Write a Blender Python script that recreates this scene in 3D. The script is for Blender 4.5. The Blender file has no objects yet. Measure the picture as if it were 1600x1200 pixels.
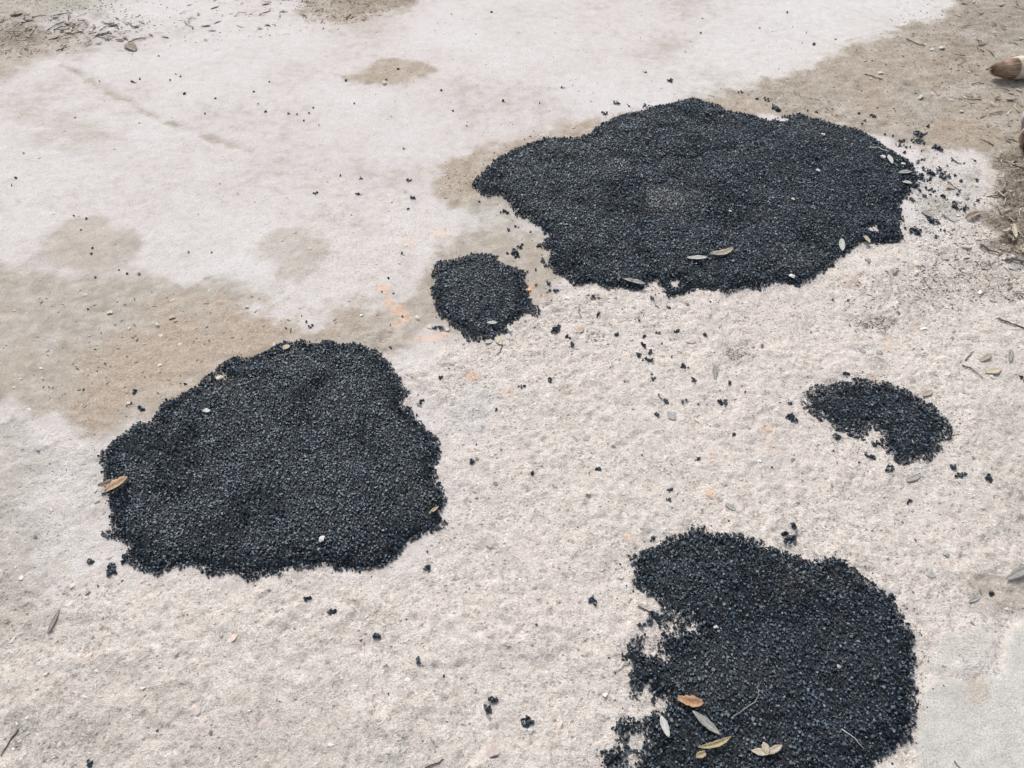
import bpy, bmesh, math, random
import numpy as np
from mathutils import Vector, Matrix

# ------------------------------------------------------------------ camera, sky, sun, exposure
scene = bpy.context.scene
col = scene.collection
CAM_H, PITCH, FPX = 1.35, math.radians(48.0), 1209.0      # phone held at chest height, looking down

cam_data = bpy.data.cameras.new('camera')
cam_data.sensor_fit = 'HORIZONTAL'
cam_data.angle = 2 * math.atan(800.0 / FPX)
cam_data.clip_start, cam_data.clip_end = 0.02, 500.0
cam = bpy.data.objects.new('camera', cam_data)
cam.location = (0, 0, CAM_H)
cam.rotation_euler = (math.pi / 2 - PITCH, 0, 0)
col.objects.link(cam)
scene.camera = cam

SUN_EL, SUN_AZ = math.radians(52.0), math.radians(-22.0)   # from beyond the patches, a little to the left
world = bpy.data.worlds.new('World')
scene.world = world
world.use_nodes = True
wn = world.node_tree.nodes
wl = world.node_tree.links
wn.clear()
wout = wn.new('ShaderNodeOutputWorld')
wbg = wn.new('ShaderNodeBackground')
wsky = wn.new('ShaderNodeTexSky')
wsky.sky_type = 'NISHITA'
wsky.sun_disc = False
wsky.sun_elevation = SUN_EL
wsky.sun_rotation = SUN_AZ
wsky.dust_density = 3.0
wsky.air_density = 1.0
whs = wn.new('ShaderNodeHueSaturation')                    # cloud cover greys the sky
whs.inputs['Saturation'].default_value = 0.45
wbg.inputs['Strength'].default_value = 0.11
wl.new(wsky.outputs[0], whs.inputs['Color'])
wl.new(whs.outputs[0], wbg.inputs['Color'])
wl.new(wbg.outputs[0], wout.inputs['Surface'])

sun_data = bpy.data.lights.new('sun', 'SUN')
sun_data.energy = 1.5
sun_data.angle = math.radians(22)
sun_data.color = (1.0, 0.98, 0.95)
sun = bpy.data.objects.new('sun', sun_data)
d = Vector((math.sin(SUN_AZ) * math.cos(SUN_EL), math.cos(SUN_AZ) * math.cos(SUN_EL), math.sin(SUN_EL)))
sun.rotation_euler = d.to_track_quat('Z', 'Y').to_euler()
sun.location = d * 20
col.objects.link(sun)

scene.view_settings.view_transform = 'Standard'
scene.view_settings.look = 'None'
scene.view_settings.gamma = 1.0
scene.view_settings.use_curve_mapping = False
scene.view_settings.exposure = 0.84

# ------------------------------------------------------------------ helpers: survey of the ground, noise
random.seed(7)
rng = np.random.default_rng(11)
CP, SP = math.cos(PITCH), math.sin(PITCH)


def gp(u, v, z=0.0):
    """where a point read off the photograph lies on the level z"""
    a, b = (u - 800.0) / FPX, (v - 600.0) / FPX
    t = (CAM_H - z) / (SP + b * CP)
    return (t * a, t * (CP - b * SP))


def gpoly(pts):
    return np.array([gp(*p) for p in pts])


def mpp(u, v):
    """metres for one photograph pixel at that spot"""
    return CAM_H / (SP + (v - 600.0) / FPX * CP) / FPX


def _hash(ix, iy, s):
    h = (ix.astype(np.int64) * 374761393 + iy.astype(np.int64) * 668265263 + s * 974634777) & 0xFFFFFFFF
    h = ((h ^ (h >> 13)) * 1274126177) & 0xFFFFFFFF
    return (h ^ (h >> 16)) & 0xFFFF


def noise(x, y, wl_, s=0):
    """gradient noise, about -1..1, wavelength wl_ in metres"""
    x = np.asarray(x, float) / wl_ + 513.3
    y = np.asarray(y, float) / wl_ + 217.7
    ix, iy = np.floor(x), np.floor(y)
    fx, fy = x - ix, y - iy
    ux, uy = fx * fx * fx * (fx * (fx * 6 - 15) + 10), fy * fy * fy * (fy * (fy * 6 - 15) + 10)

    def g(ox, oy):
        a = _hash(ix + ox, iy + oy, s) * (2 * math.pi / 65536.0)
        return np.cos(a) * (fx - ox) + np.sin(a) * (fy - oy)
    n0 = g(0, 0) * (1 - ux) + g(1, 0) * ux
    n1 = g(0, 1) * (1 - ux) + g(1, 1) * ux
    return 1.5 * (n0 * (1 - uy) + n1 * uy)


def fbm(x, y, wl_, octv=4, s=0, gain=0.5):
    r, a = 0.0, 1.0
    for k in range(octv):
        r = r + a * noise(x, y, wl_ / 2 ** k, s + 17 * k)
        a *= gain
    return r


def sstep(a, b, x):
    t = np.clip((x - a) / (b - a), 0, 1)
    return t * t * (3 - 2 * t)


def sdist(poly, x, y, margin=0.3):
    """distance to a polygon's outline, positive inside; -margin beyond its box"""
    out = np.full(x.shape, -margin)
    x0, y0 = poly.min(0) - margin
    x1, y1 = poly.max(0) + margin
    sel = (x > x0) & (x < x1) & (y > y0) & (y < y1)
    if not sel.any():
        return out
    px, py = x[sel], y[sel]
    d2 = np.full(px.shape, 1e9)
    ins = np.zeros(px.shape, bool)
    n = len(poly)
    for i in range(n):
        ax, ay = poly[i]
        bx, by = poly[(i + 1) % n]
        ex, ey = bx - ax, by - ay
        wx, wy = px - ax, py - ay
        t = np.clip((wx * ex + wy * ey) / (ex * ex + ey * ey + 1e-12), 0, 1)
        d2 = np.minimum(d2, (wx - t * ex) ** 2 + (wy - t * ey) ** 2)
        if ay != by:
            c = ((ay > py) != (by > py)) & (px < (bx - ax) * (py - ay) / (by - ay) + ax)
            ins ^= c
    dd = np.sqrt(d2)
    out[sel] = np.clip(np.where(ins, dd, -dd), -margin, None)
    return out


def ldist(line, x, y, margin=0.3):
    out = np.full(x.shape, margin)
    x0, y0 = line.min(0) - margin
    x1, y1 = line.max(0) + margin
    sel = (x > x0) & (x < x1) & (y > y0) & (y < y1)
    px, py = x[sel], y[sel]
    d2 = np.full(px.shape, margin ** 2)
    for i in range(len(line) - 1):
        ax, ay = line[i]
        ex, ey = line[i + 1] - line[i]
        wx, wy = px - ax, py - ay
        t = np.clip((wx * ex + wy * ey) / (ex * ex + ey * ey + 1e-12), 0, 1)
        d2 = np.minimum(d2, (wx - t * ex) ** 2 + (wy - t * ey) ** 2)
    out[sel] = np.sqrt(d2)
    return out


def ell(cx, cy, rx, ry, n=18):
    return [(cx + rx * math.cos(2 * math.pi * k / n), cy + ry * math.sin(2 * math.pi * k / n)) for k in range(n)]


def put(name, mesh, mat, parent=None, loc=None, rotz=0.0, label=None, cat=None, group=None, kind=None):
    o = bpy.data.objects.new(name, mesh)
    col.objects.link(o)
    if mat is not None and mesh is not None and not mesh.materials:
        mesh.materials.append(mat)
    o.parent = parent
    if loc is not None:
        o.location = loc
    o.rotation_euler[2] = rotz
    for k, v in (('label', label), ('category', cat), ('group', group), ('kind', kind)):
        if v:
            o[k] = v
    return o


def np_mesh(name, verts, faces, smooth=False):
    """verts (n,3), faces (m,k) all of one size"""
    me = bpy.data.meshes.new(name)
    verts = np.ascontiguousarray(verts, np.float32)
    faces = np.ascontiguousarray(faces, np.int32)
    m, k = faces.shape
    me.vertices.add(len(verts))
    me.vertices.foreach_set('co', verts.ravel())
    me.loops.add(m * k)
    me.loops.foreach_set('vertex_index', faces.ravel())
    me.polygons.add(m)
    me.polygons.foreach_set('loop_start', np.arange(0, m * k, k, dtype=np.int32))
    me.polygons.foreach_set('loop_total', np.full(m, k, np.int32))
    me.polygons.foreach_set('use_smooth', np.full(m, smooth, bool))
    me.update(calc_edges=True)
    me.validate()
    return me


def attr(me, name, vals):
    a = me.attributes.new(name, 'FLOAT', 'POINT')
    a.data.foreach_set('value', np.ascontiguousarray(vals, np.float32))


# ------------------------------------------------------------------ node helpers
def new_mat(name):
    m = bpy.data.materials.new(name)
    m.use_nodes = True
    nt = m.node_tree
    b = nt.nodes['Principled BSDF']
    return m, nt, b


class NT:
    def __init__(self, nt):
        self.nt = nt
        tc = nt.nodes.new('ShaderNodeTexCoord')
        self.co = tc.outputs['Object']

    def link(self, a, b):
        self.nt.links.new(a, b)

    def _in(self, sock, v):
        if isinstance(v, (int, float)):
            sock.default_value = v
        elif isinstance(v, (tuple, list)):
            sock.default_value = tuple(v) + ((1.0,) if len(v) == 3 and sock.type == 'RGBA' else ())
        else:
            self.link(v, sock)

    def noise(self, scale, detail=4, rough=0.55, co=None, dist=0.0):
        n = self.nt.nodes.new('ShaderNodeTexNoise')
        n.inputs['Scale'].default_value = scale
        n.inputs['Detail'].default_value = detail
        n.inputs['Roughness'].default_value = rough
        n.inputs['Distortion'].default_value = dist
        self.link(co or self.co, n.inputs['Vector'])
        return n.outputs['Fac']

    def vor(self, scale, out='Distance', rnd=1.0):
        n = self.nt.nodes.new('ShaderNodeTexVoronoi')
        n.inputs['Scale'].default_value = scale
        n.inputs['Randomness'].default_value = rnd
        self.link(self.co, n.inputs['Vector'])
        return n.outputs[out]

    def attr(self, name):
        n = self.nt.nodes.new('ShaderNodeAttribute')
        n.attribute_name = name
        return n.outputs['Fac']

    def math(self, op, a, b=0.0, clamp=False):
        n = self.nt.nodes.new('ShaderNodeMath')
        n.operation = op
        n.use_clamp = clamp
        self._in(n.inputs[0], a)
        self._in(n.inputs[1], b)
        return n.outputs[0]

    def rng(self, v, a, b, c, d_):
        n = self.nt.nodes.new('ShaderNodeMapRange')
        n.clamp = True
        self._in(n.inputs[0], v)
        for i, k in enumerate((a, b, c, d_)):
            n.inputs[i + 1].default_value = k
        return n.outputs[0]

    def mix(self, f, a, b, mode='MIX'):
        n = self.nt.nodes.new('ShaderNodeMix')
        n.data_type = 'RGBA'
        n.blend_type = mode
        self._in(n.inputs[0], f)
        self._in(n.inputs[6], a)
        self._in(n.inputs[7], b)
        return n.outputs[2]

    def ramp(self, v, stops):
        n = self.nt.nodes.new('ShaderNodeValToRGB')
        cr = n.color_ramp
        while len(cr.elements) < len(stops):
            cr.elements.new(0.5)
        for e, (p, c) in zip(cr.elements, stops):
            e.position = p
            e.color = tuple(c) + (1.0,)
        self._in(n.inputs[0], v)
        return n.outputs[0]

    def sep(self, c):
        n = self.nt.nodes.new('ShaderNodeSeparateColor')
        self.link(c, n.inputs[0])
        return n.outputs

    def bump(self, h, strength, dist, nrm=None):
        n = self.nt.nodes.new('ShaderNodeBump')
        n.inputs['Strength'].default_value = strength
        n.inputs['Distance'].default_value = dist
        self.link(h, n.inputs['Height'])
        if nrm is not None:
            self.link(nrm, n.inputs['Normal'])
        return n.outputs[0]

    def island(self):
        n = self.nt.nodes.new('ShaderNodeNewGeometry')
        return n.outputs['Random Per Island']

    def objrand(self):
        n = self.nt.nodes.new('ShaderNodeObjectInfo')
        return n.outputs['Random']


# ------------------------------------------------------------------ outlines read off the photograph
PATCH_PX = {
    'A': [(736, 287), (746, 277), (763, 262), (773, 250), (803, 233), (854, 214), (898, 216), (923, 211), (928, 201),
          (948, 192), (965, 182), (1006, 175), (1016, 169), (1056, 162), (1080, 154), (1097, 160), (1117, 165),
          (1138, 175), (1171, 181), (1202, 191), (1222, 182), (1249, 179), (1276, 186), (1306, 196), (1333, 201),
          (1364, 216), (1384, 233), (1414, 250), (1424, 257), (1432, 272), (1424, 290), (1421, 304), (1404, 324),
          (1411, 341), (1408, 358), (1411, 375), (1384, 381), (1347, 380), (1330, 390), (1316, 402), (1296, 420),
          (1269, 437), (1249, 447), (1212, 444), (1188, 452), (1165, 451), (1141, 457), (1131, 464), (1124, 454),
          (1100, 451), (1080, 452), (1067, 462), (1043, 464), (1036, 451), (1019, 440), (1002, 456), (979, 451),
          (948, 452), (932, 444), (898, 447), (888, 437), (864, 427), (854, 413), (862, 396), (840, 388), (857, 371),
          (834, 351), (820, 341), (803, 337), (800, 321), (783, 304), (763, 309), (746, 300)],
    'B': [(678, 420), (685, 410), (712, 407), (732, 400), (749, 396), (778, 400), (780, 413), (810, 419), (819, 430),
          (824, 454), (830, 474), (842, 484), (840, 496), (824, 491), (810, 501), (800, 508), (793, 518), (776, 528),
          (749, 535), (729, 533), (722, 521), (709, 511), (689, 501), (678, 481), (675, 457)],
    'C': [(154, 710), (169, 697), (189, 680), (209, 663), (233, 660), (253, 633), (287, 616), (310, 602), (317, 592),
          (337, 582), (351, 565), (371, 557), (381, 562), (398, 559), (425, 545), (439, 538), (472, 533), (489, 540),
          (513, 533), (527, 542), (550, 537), (574, 542), (594, 555), (614, 575), (628, 599), (640, 613), (635, 623),
          (628, 633), (645, 646), (665, 667), (685, 687), (692, 707), (682, 727), (682, 751), (695, 768), (699, 785),
          (692, 798), (695, 817), (678, 834), (648, 842), (631, 861), (611, 881), (591, 889), (564, 894), (530, 891),
          (506, 884), (486, 891), (452, 893), (425, 901), (391, 910), (371, 901), (354, 896), (327, 903), (314, 891),
          (294, 884), (267, 891), (246, 900), (229, 898), (209, 883), (192, 873), (202, 851), (179, 844), (155, 832),
          (175, 829), (169, 803), (169, 788), (165, 771), (159, 741), (154, 721)],
    'D': [(980, 869), (1006, 864), (1019, 854), (1050, 839), (1070, 834), (1080, 825), (1100, 825), (1111, 834),
          (1144, 834), (1171, 844), (1195, 854), (1222, 862), (1249, 871), (1269, 881), (1279, 873), (1300, 869),
          (1323, 878), (1340, 895), (1364, 911), (1381, 923), (1397, 935), (1408, 955), (1418, 982), (1431, 994),
          (1430, 1016), (1435, 1036), (1426, 1060), (1433, 1080), (1426, 1104), (1431, 1134), (1425, 1158),
          (1397, 1175), (1374, 1191), (1364, 1204), (1335, 1245), (1260, 1285), (1160, 1300), (1060, 1285),
          (980, 1245), (950, 1205), (942, 1185), (940, 1175), (962, 1161), (959, 1141), (965, 1131), (992, 1115),
          (982, 1100), (989, 1087), (982, 1060), (986, 1036), (965, 1029), (979, 1013), (992, 996), (1006, 994),
          (1000, 1008), (1013, 1026), (1026, 1016), (1033, 989), (1029, 969), (1033, 948), (1019, 938), (1002, 921),
          (986, 920), (986, 901), (992, 894), (984, 878)],
    'E': [(1252, 616), (1269, 606), (1303, 599), (1347, 594), (1381, 599), (1408, 606), (1435, 619), (1451, 629),
          (1468, 650), (1482, 651), (1490, 680), (1472, 690), (1468, 710), (1445, 726), (1424, 727), (1401, 727),
          (1384, 707), (1374, 694), (1377, 677), (1364, 667), (1347, 687), (1327, 680), (1303, 670), (1283, 656),
          (1262, 646), (1256, 633)],
}
HOLES_PX = {'D': [(997, 1107, 21, 18), (1007, 1084, 9, 11), (1034, 1101, 8, 12), (990, 1160, 14, 12), (967, 1163, 8, 7),
                  (986, 1190, 7, 13), (1047, 975, 7, 6), (1080, 978, 6, 7), (1052, 985, 9, 3), (1036, 1025, 5, 6)],
            'A': [(1365, 359, 9, 5), (1022, 447, 8, 9), (1055, 443, 7, 6), (1222, 187, 9, 4)],
            'C': [(343, 590, 9, 5)], 'B': [], 'E': []}
PATCH = {k: gpoly(v) for k, v in PATCH_PX.items()}
HOLES = {k: [gpoly(ell(*h, n=10)) for h in v] for k, v in HOLES_PX.items()}
TOP = {'A': 0.020, 'B': 0.011, 'C': 0.018, 'D': 0.018, 'E': 0.010}


def patch_sd(k, x, y):
    s = sdist(PATCH[k], x, y, 0.06)
    for h in HOLES[k]:
        s = np.minimum(s, -sdist(h, x, y, 0.06))
    return s


DIRT = [  # polygon, softness m, strength
    ([(-200, 410), (0, 405), (60, 418), (110, 432), (190, 424), (260, 428), (330, 428), (375, 448), (410, 482), (480, 497),
      (560, 482), (610, 470), (648, 440), (672, 405), (700, 370), (770, 330), (800, 300), (830, 350), (870, 380), (900, 420), (860, 470),
      (820, 500), (760, 500), (720, 530), (660, 520), (625, 560), (560, 560), (420, 590), (330, 610), (240, 670),
      (170, 700), (110, 690), (60, 655), (0, 640), (-200, 640)], 0.05, 0.85),
    ([(672, 282), (690, 252), (740, 236), (800, 226), (850, 200), (925, 188), (1000, 168), (1090, 150), (1160, 160),
      (1200, 195), (1000, 230), (800, 300), (770, 330), (700, 330)], 0.035, 1.0),
    ([(1090, 150), (1190, 130), (1260, 105), (1330, 70), (1400, 42), (1470, 28), (1490, 0), (1500, -160), (1900, -160),
      (1900, 500), (1640, 430), (1590, 400), (1555, 385), (1540, 330), (1548, 250), (1480, 232), (1400, 228), (1330, 205), (1250, 190),
      (1180, 175)], 0.05, 1.0),
    ([(521, 117), (571, 115), (578, 104), (592, 96), (614, 91), (635, 97), (663, 98), (690, 108), (677, 116),
      (648, 123), (635, 138), (618, 136), (599, 132), (578, 136), (558, 136), (541, 127)], 0.025, 0.9),
    ([(465, 18), (480, -120), (680, -120), (655, 0), (630, 20), (580, 25), (560, 38), (520, 40), (490, 28)], 0.05, 0.9),
    ([(-400, -100), (160, -100), (150, 20), (60, 30), (150, 60), (110, 90), (50, 105), (0, 130), (-400, 200)], 0.08, 0.85),
    (ell(140, 388, 82, 50), 0.03, 0.75), (ell(455, 396, 56, 46), 0.035, 0.66), (ell(468, 440, 14, 14), 0.015, 0.5),
    (ell(115, 205, 80, 36), 0.12, 0.62), (ell(495, 293, 15, 8), 0.02, 0.55), (ell(750, 173, 13, 6), 0.02, 0.5),
    (ell(615, 172, 12, 6), 0.02, 0.3), (ell(1040, 70, 28, 12), 0.04, 0.5), (ell(890, 640, 18, 34), 0.04, 0.45),
    (ell(835, 675, 20, 12), 0.03, 0.35), (ell(900, 785, 30, 20), 0.04, 0.25), (ell(560, 345, 40, 18), 0.06, 0.35),
    ([(1500, 905), (1560, 870), (1680, 830), (1680, 950), (1590, 962), (1520, 950)], 0.04, 0.7),
    ([(1545, 640), (1600, 560), (1720, 560), (1720, 850), (1570, 860), (1530, 760)], 0.08, 0.4),
    ([(-100, 640), (40, 670), (75, 720), (60, 800), (90, 900), (40, 1040), (-100, 1040)], 0.06, 0.55),
    (ell(600, 1130, 90, 30), 0.05, 0.35), (ell(390, 1000, 190, 22), 0.05, 0.3), (ell(1375, 1045 - 400, 1, 1), 0.02, 0.0),
    ([(-100, 1000), (120, 990), (300, 1030), (700, 1110), (760, 1250), (-100, 1250)], 0.12, 0.38),
    (ell(450, 235, 160, 14), 0.06, 0.25), (ell(280, 300, 140, 40), 0.15, 0.28),
]
TAN = [
    ([(180, 520), (250, 480), (330, 484), (420, 494), (520, 508), (470, 535), (380, 560), (300, 605), (210, 655), (150, 660), (130, 600)], 0.09, 1.0),
    ([(675, 285), (700, 245), (780, 230), (850, 205), (800, 255), (750, 275), (740, 300), (700, 320)], 0.05, 0.6),
    ([(1440, 215), (1470, 190), (1530, 185), (1560, 215), (1530, 232), (1480, 226)], 0.04, 0.8),
    (ell(1365, 145, 30, 25), 0.05, 0.5), (ell(1400, 105, 130, 30), 0.15, 0.3),
    (ell(900, 195, 45, 12), 0.04, 0.6), (ell(1527, 1088, 14, 16), 0.02, 0.8), (ell(1140, 165, 60, 10), 0.04, 0.5),
    (ell(615, 112, 60, 18), 0.04, 0.5), (ell(1600, 300, 40, 40), 0.06, 0.7), (ell(570, 25, 60, 30), 0.08, 0.5),
    (ell(595, 968, 24, 8), 0.02, 0.35), (ell(1572, 1168, 10, 8), 0.02, 0.4),
]
PEACH = [(ell(600, 452, 12, 5), 1), (ell(606, 466, 5, 13), 1), (ell(622, 486, 13, 10), .8), (ell(632, 497, 12, 9), .9),
         (ell(618, 508, 9, 8), .7), (ell(672, 527, 24, 5), .8), (ell(690, 521, 10, 4), .8), (ell(645, 534, 13, 4), .6), (ell(735, 588, 12, 8), .8), (ell(690, 364, 16, 6), .6),
         (ell(640, 378, 10, 8), .4), (ell(826, 454, 5, 6), 1), (ell(1110, 718, 8, 5), .9), (ell(1110, 770, 7, 5), .9), (ell(980, 841, 11, 6), .8),
         (ell(1432, 514, 14, 7), .5), (ell(1390, 535, 10, 14), .35), (ell(1200, 673, 7, 5), .8), (ell(1363, 592, 5, 4), .8),
         (ell(792, 613, 12, 6), .5), (ell(1210, 700, 12, 8), .3), (ell(660, 1095, 14, 6), .25), (ell(1330, 440, 20, 10), .25)]
GREY = [(ell(745, 640, 30, 40), 0.05, 0.0), (ell(60, 15, 110, 26), 0.1, 0.7), (ell(1440, 155, 10, 13), 0.015, 0.9), (ell(1315, 160, 20, 5), 0.02, 0.8),
        (ell(1455, 178, 14, 10), 0.03, 0.45), (ell(120, 500, 150, 60), 0.2, 0.8), (ell(360, 452, 60, 22), 0.08, 0.5), (ell(1183, 143, 12, 5), 0.01, 0.9),
        (ell(1127, 132, 9, 4), 0.01, 0.8), (ell(780, 345, 60, 30), 0.08, 0.6), (ell(40, 690, 30, 25), 0.03, 0.5), (ell(1590, 30, 60, 40), 0.1, 0.5), (ell(30, 860, 90, 130), 0.15, 0.45), (ell(420, 1175, 260, 40), 0.12, 0.35), (ell(1585, 700, 40, 120), 0.1, 0.35), (ell(850, 665, 30, 15), 0.05, 0.35), (ell(30, 470, 90, 50), 0.12, 0.6), (ell(1500, 1008, 30, 10), 0.015, 0.55), (ell(1470, 1045, 18, 8), 0.012, 0.5), (ell(1538, 985, 14, 6), 0.008, 0.7), (ell(1528, 980, 6, 5), 0.006, 0.7), (ell(1592, 1015, 14, 26), 0.02, 0.6), (ell(1500, 1085, 40, 8), 0.02, 0.45), (ell(1440, 1125, 8, 24), 0.01, 0.6), (ell(1576, 955, 6, 8), 0.006, 0.6)]
WHITE = [(ell(745, 640, 30, 42), 0.05, 0.9), ([(1020, 130), (1100, 20), (1300, -40), (1480, -40), (1470, 25), (1330, 66), (1190, 126), (1100, 140)], 0.15, 0.6),
         ([(1430, 255), (1500, 240), (1545, 260), (1535, 320), (1480, 360), (1425, 400), (1420, 300)], 0.05, 0.55), (ell(215, 205, 22, 14), 0.04, 0.6),
         (ell(260, 225, 30, 14), 0.06, 0.4), ([(0, 655), (50, 660), (110, 700), (150, 720), (140, 770), (60, 790), (30, 720)], 0.05, 0.55), (ell(90, 290, 110, 40), 0.15, 0.5), (ell(1561, 1020, 6, 28), 0.008, 0.8), (ell(1530, 1052, 34, 4), 0.008, 0.8), (ell(1480, 1069, 34, 3), 0.006, 0.8), (ell(1500, 1150, 50, 18), 0.04, 0.4)]
ROUGH = [([(560, 530), (640, 560), (720, 540), (800, 500), (860, 465), (900, 440), (1330, 390), (1430, 330), (1440, 240), (1560, 240), (1900, 240),
           (1900, 1500), (-300, 1500), (-300, 880), (100, 900), (620, 890), (700, 800), (690, 660)], 0.06, 1.0),
         ([(-300, 640), (40, 650), (170, 700), (170, 900), (-300, 900)], 0.06, 0.6),
         ([(520, 300), (650, 310), (700, 360), (660, 450), (560, 480), (430, 470), (480, 360)], 0.12, 0.35),
         ([(1110, 140), (1260, 105), (1400, 42), (1490, 0), (1900, -160), (1900, 430), (1430, 240), (1250, 180)], 0.06, 0.45)]
PANEL = [([(1428, 1200), (1437, 1098), (1444, 1072), (1520, 1066), (1562, 1054), (1569, 1030), (1571, 985), (1600, 968),
           (1900, 900), (1900, 1500), (1200, 1500), (1370, 1196)], 0.006, 1.0),
         ([(1452, 1030), (1462, 1010), (1500, 992), (1520, 978), (1553, 976), (1556, 1006), (1545, 1040), (1450, 1060)], 0.012, 0.45)]
BROWN = [([(1560, 250), (1620, 230), (1900, 200), (1900, 420), (1640, 425), (1580, 410), (1552, 380), (1548, 310)], 0.05, 1.0),
         (ell(10, 62, 55, 16), 0.06, 1.0), (ell(80, 50, 90, 26), 0.12, 0.35), (ell(575, 8, 60, 12), 0.06, 0.6), (ell(1490, 75, 40, 20), 0.06, 0.5), (ell(1580, 25, 90, 30), 0.1, 0.5),
         (ell(1410, 140, 14, 14), 0.04, 0.4), (ell(1500, 118, 30, 8), 0.04, 0.5), (ell(1500, 326, 35, 8), 0.04, 0.5), (ell(1540, 420, 60, 14), 0.08, 0.3)]
DARKSPOT = [(ell(1370, 505, 26, 12), 0.03, 0.7), (ell(1430, 480, 14, 6), 0.02, 0.8), (ell(1150, 550, 18, 14), 0.03, 0.7), (ell(1440, 455, 80, 14), 0.06, 0.5), (ell(1370, 567, 16, 4), 0.02, 0.8),
            (ell(60, 1165, 70, 22), 0.06, 0.5), (ell(1545, 440, 40, 22), 0.05, 0.5)]
CRACK = gpoly([(75, 88), (130, 118), (180, 150), (215, 168), (250, 186), (310, 210), (350, 222), (392, 236)])
CRACK2 = gpoly([(1400, 30), (1430, 55), (1470, 80)])


def prep(lst):
    return [(gpoly(p), w, s) for p, w, s in lst if s > 0]


DIRT, TAN, GREY, WHITE, ROUGH, PANEL, BROWN, DARKSPOT = map(prep, (DIRT, TAN, GREY, WHITE, ROUGH, PANEL, BROWN, DARKSPOT))
PEACH = [(gpoly(p), 0.008, s) for p, s in PEACH]


def mask(lst, x, y, wob, amp=1.0, mg=None):
    m = np.zeros(x.shape)
    for p, w, s in lst:
        sd = sdist(p, x, y, max(0.05, 3 * w))
        m = np.maximum(m, s * sstep(-w, w, sd + wob * w * amp))
    return m


def fields(x, y):
    """all ground masks and the height of the ground"""
    w1 = fbm(x, y, 0.11, 5, 3, 0.62)
    w2 = fbm(x, y, 0.05, 3, 41)
    f = {}
    f['rough'] = mask(ROUGH, x, y, w1, 0.8)
    f['panel'] = mask(PANEL, x, y, w2 + 0.8 * w1, 0.9)
    f['dirt'] = mask(DIRT, x, y, w1, 0.9)
    f['tan'] = mask(TAN, x, y, w1, 1.0)
    f['peach'] = mask(PEACH, x, y, w2, 0.9)
    f['grey'] = mask(GREY, x, y, w1, 0.9)
    f['white'] = mask(WHITE, x, y, w1, 0.9)
    f['brown'] = mask(BROWN, x, y, w1, 1.2)
    f['dark'] = mask(DARKSPOT, x, y, w2, 1.3)
    cd = ldist(CRACK, x, y, 0.2)
    groove = sstep(0.035, 0.0, cd + 0.012 * w2)
    f['dirt'] = np.maximum(f['dirt'], 0.85 * groove * sstep(-0.9, 0.3, w1))
    tar = np.zeros(x.shape)
    for k in PATCH:
        q = sdist(PATCH[k], x, y, 0.06)
        tar = np.maximum(tar, sstep(-0.022, 0.004, q + 0.010 * w2))
    f['tar'] = tar * sstep(-0.2, 0.7, w1)
    rg = np.clip(f['rough'] * (1 - f['panel'] * 0.85), 0, 1)
    h = 0.004 * fbm(x, y, 0.55, 2, 5)
    big = fbm(x, y, 0.16, 3, 61)
    chips = fbm(x, y, 0.035, 3, 77, 0.6)
    flake = np.floor(np.clip(big * 1.6 + 0.25 * chips, -2, 2) * 2.0) / 2.0
    ch2 = fbm(x, y, 0.019, 2, 97, 0.7)
    step = sstep(-0.10, 0.10, noise(x, y, 0.075, 101) + 0.35 * chips)
    lump = np.clip(noise(x, y, 0.026, 103) - 0.25, 0, None)
    pit = sstep(0.42, 0.75, noise(x, y, 0.017, 95) + 0.25 * big)
    h = h + rg * (0.0026 * big + 0.0022 * flake * 0.5 + 0.0024 * step * sstep(-0.3, 0.4, big) + 0.0016 * chips + 0.0013 * ch2 + 0.004 * lump - 0.0036 * pit)
    h = h + (1 - rg) * 0.0006 * chips
    h = h + f['panel'] * 0.0065 + 0.0018 * f['dirt'] * (0.6 + chips) - 0.003 * groove
    h = h + 0.006 * f['brown'] * (0.5 + big) + 0.0025 * f['brown'] * chips
    f['h'] = h
    return f


def ground_h(x, y):
    x, y = np.atleast_1d(np.asarray(x, float)), np.atleast_1d(np.asarray(y, float))
    return fields(x, y)['h']


def patch_h(k, x, y, hg, sd):
    """top of the asphalt"""
    q = 1 - np.exp(-np.clip(sd, 0, None) / 0.030)
    roll = 0.008 * fbm(x, y, 0.17, 3, 131) if k in 'ACD' else 0.003 * fbm(x, y, 0.12, 2, 137)
    if k in 'ACD':
        roll = roll - 0.006 * sstep(0.10, 0.0, np.abs(noise(x, y, 0.32, 151) + 0.25 * noise(x, y, 0.09, 153)))
    return hg + q * np.maximum(TOP[k] * 0.75 + roll, 0.0055) + 0.0005


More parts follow.
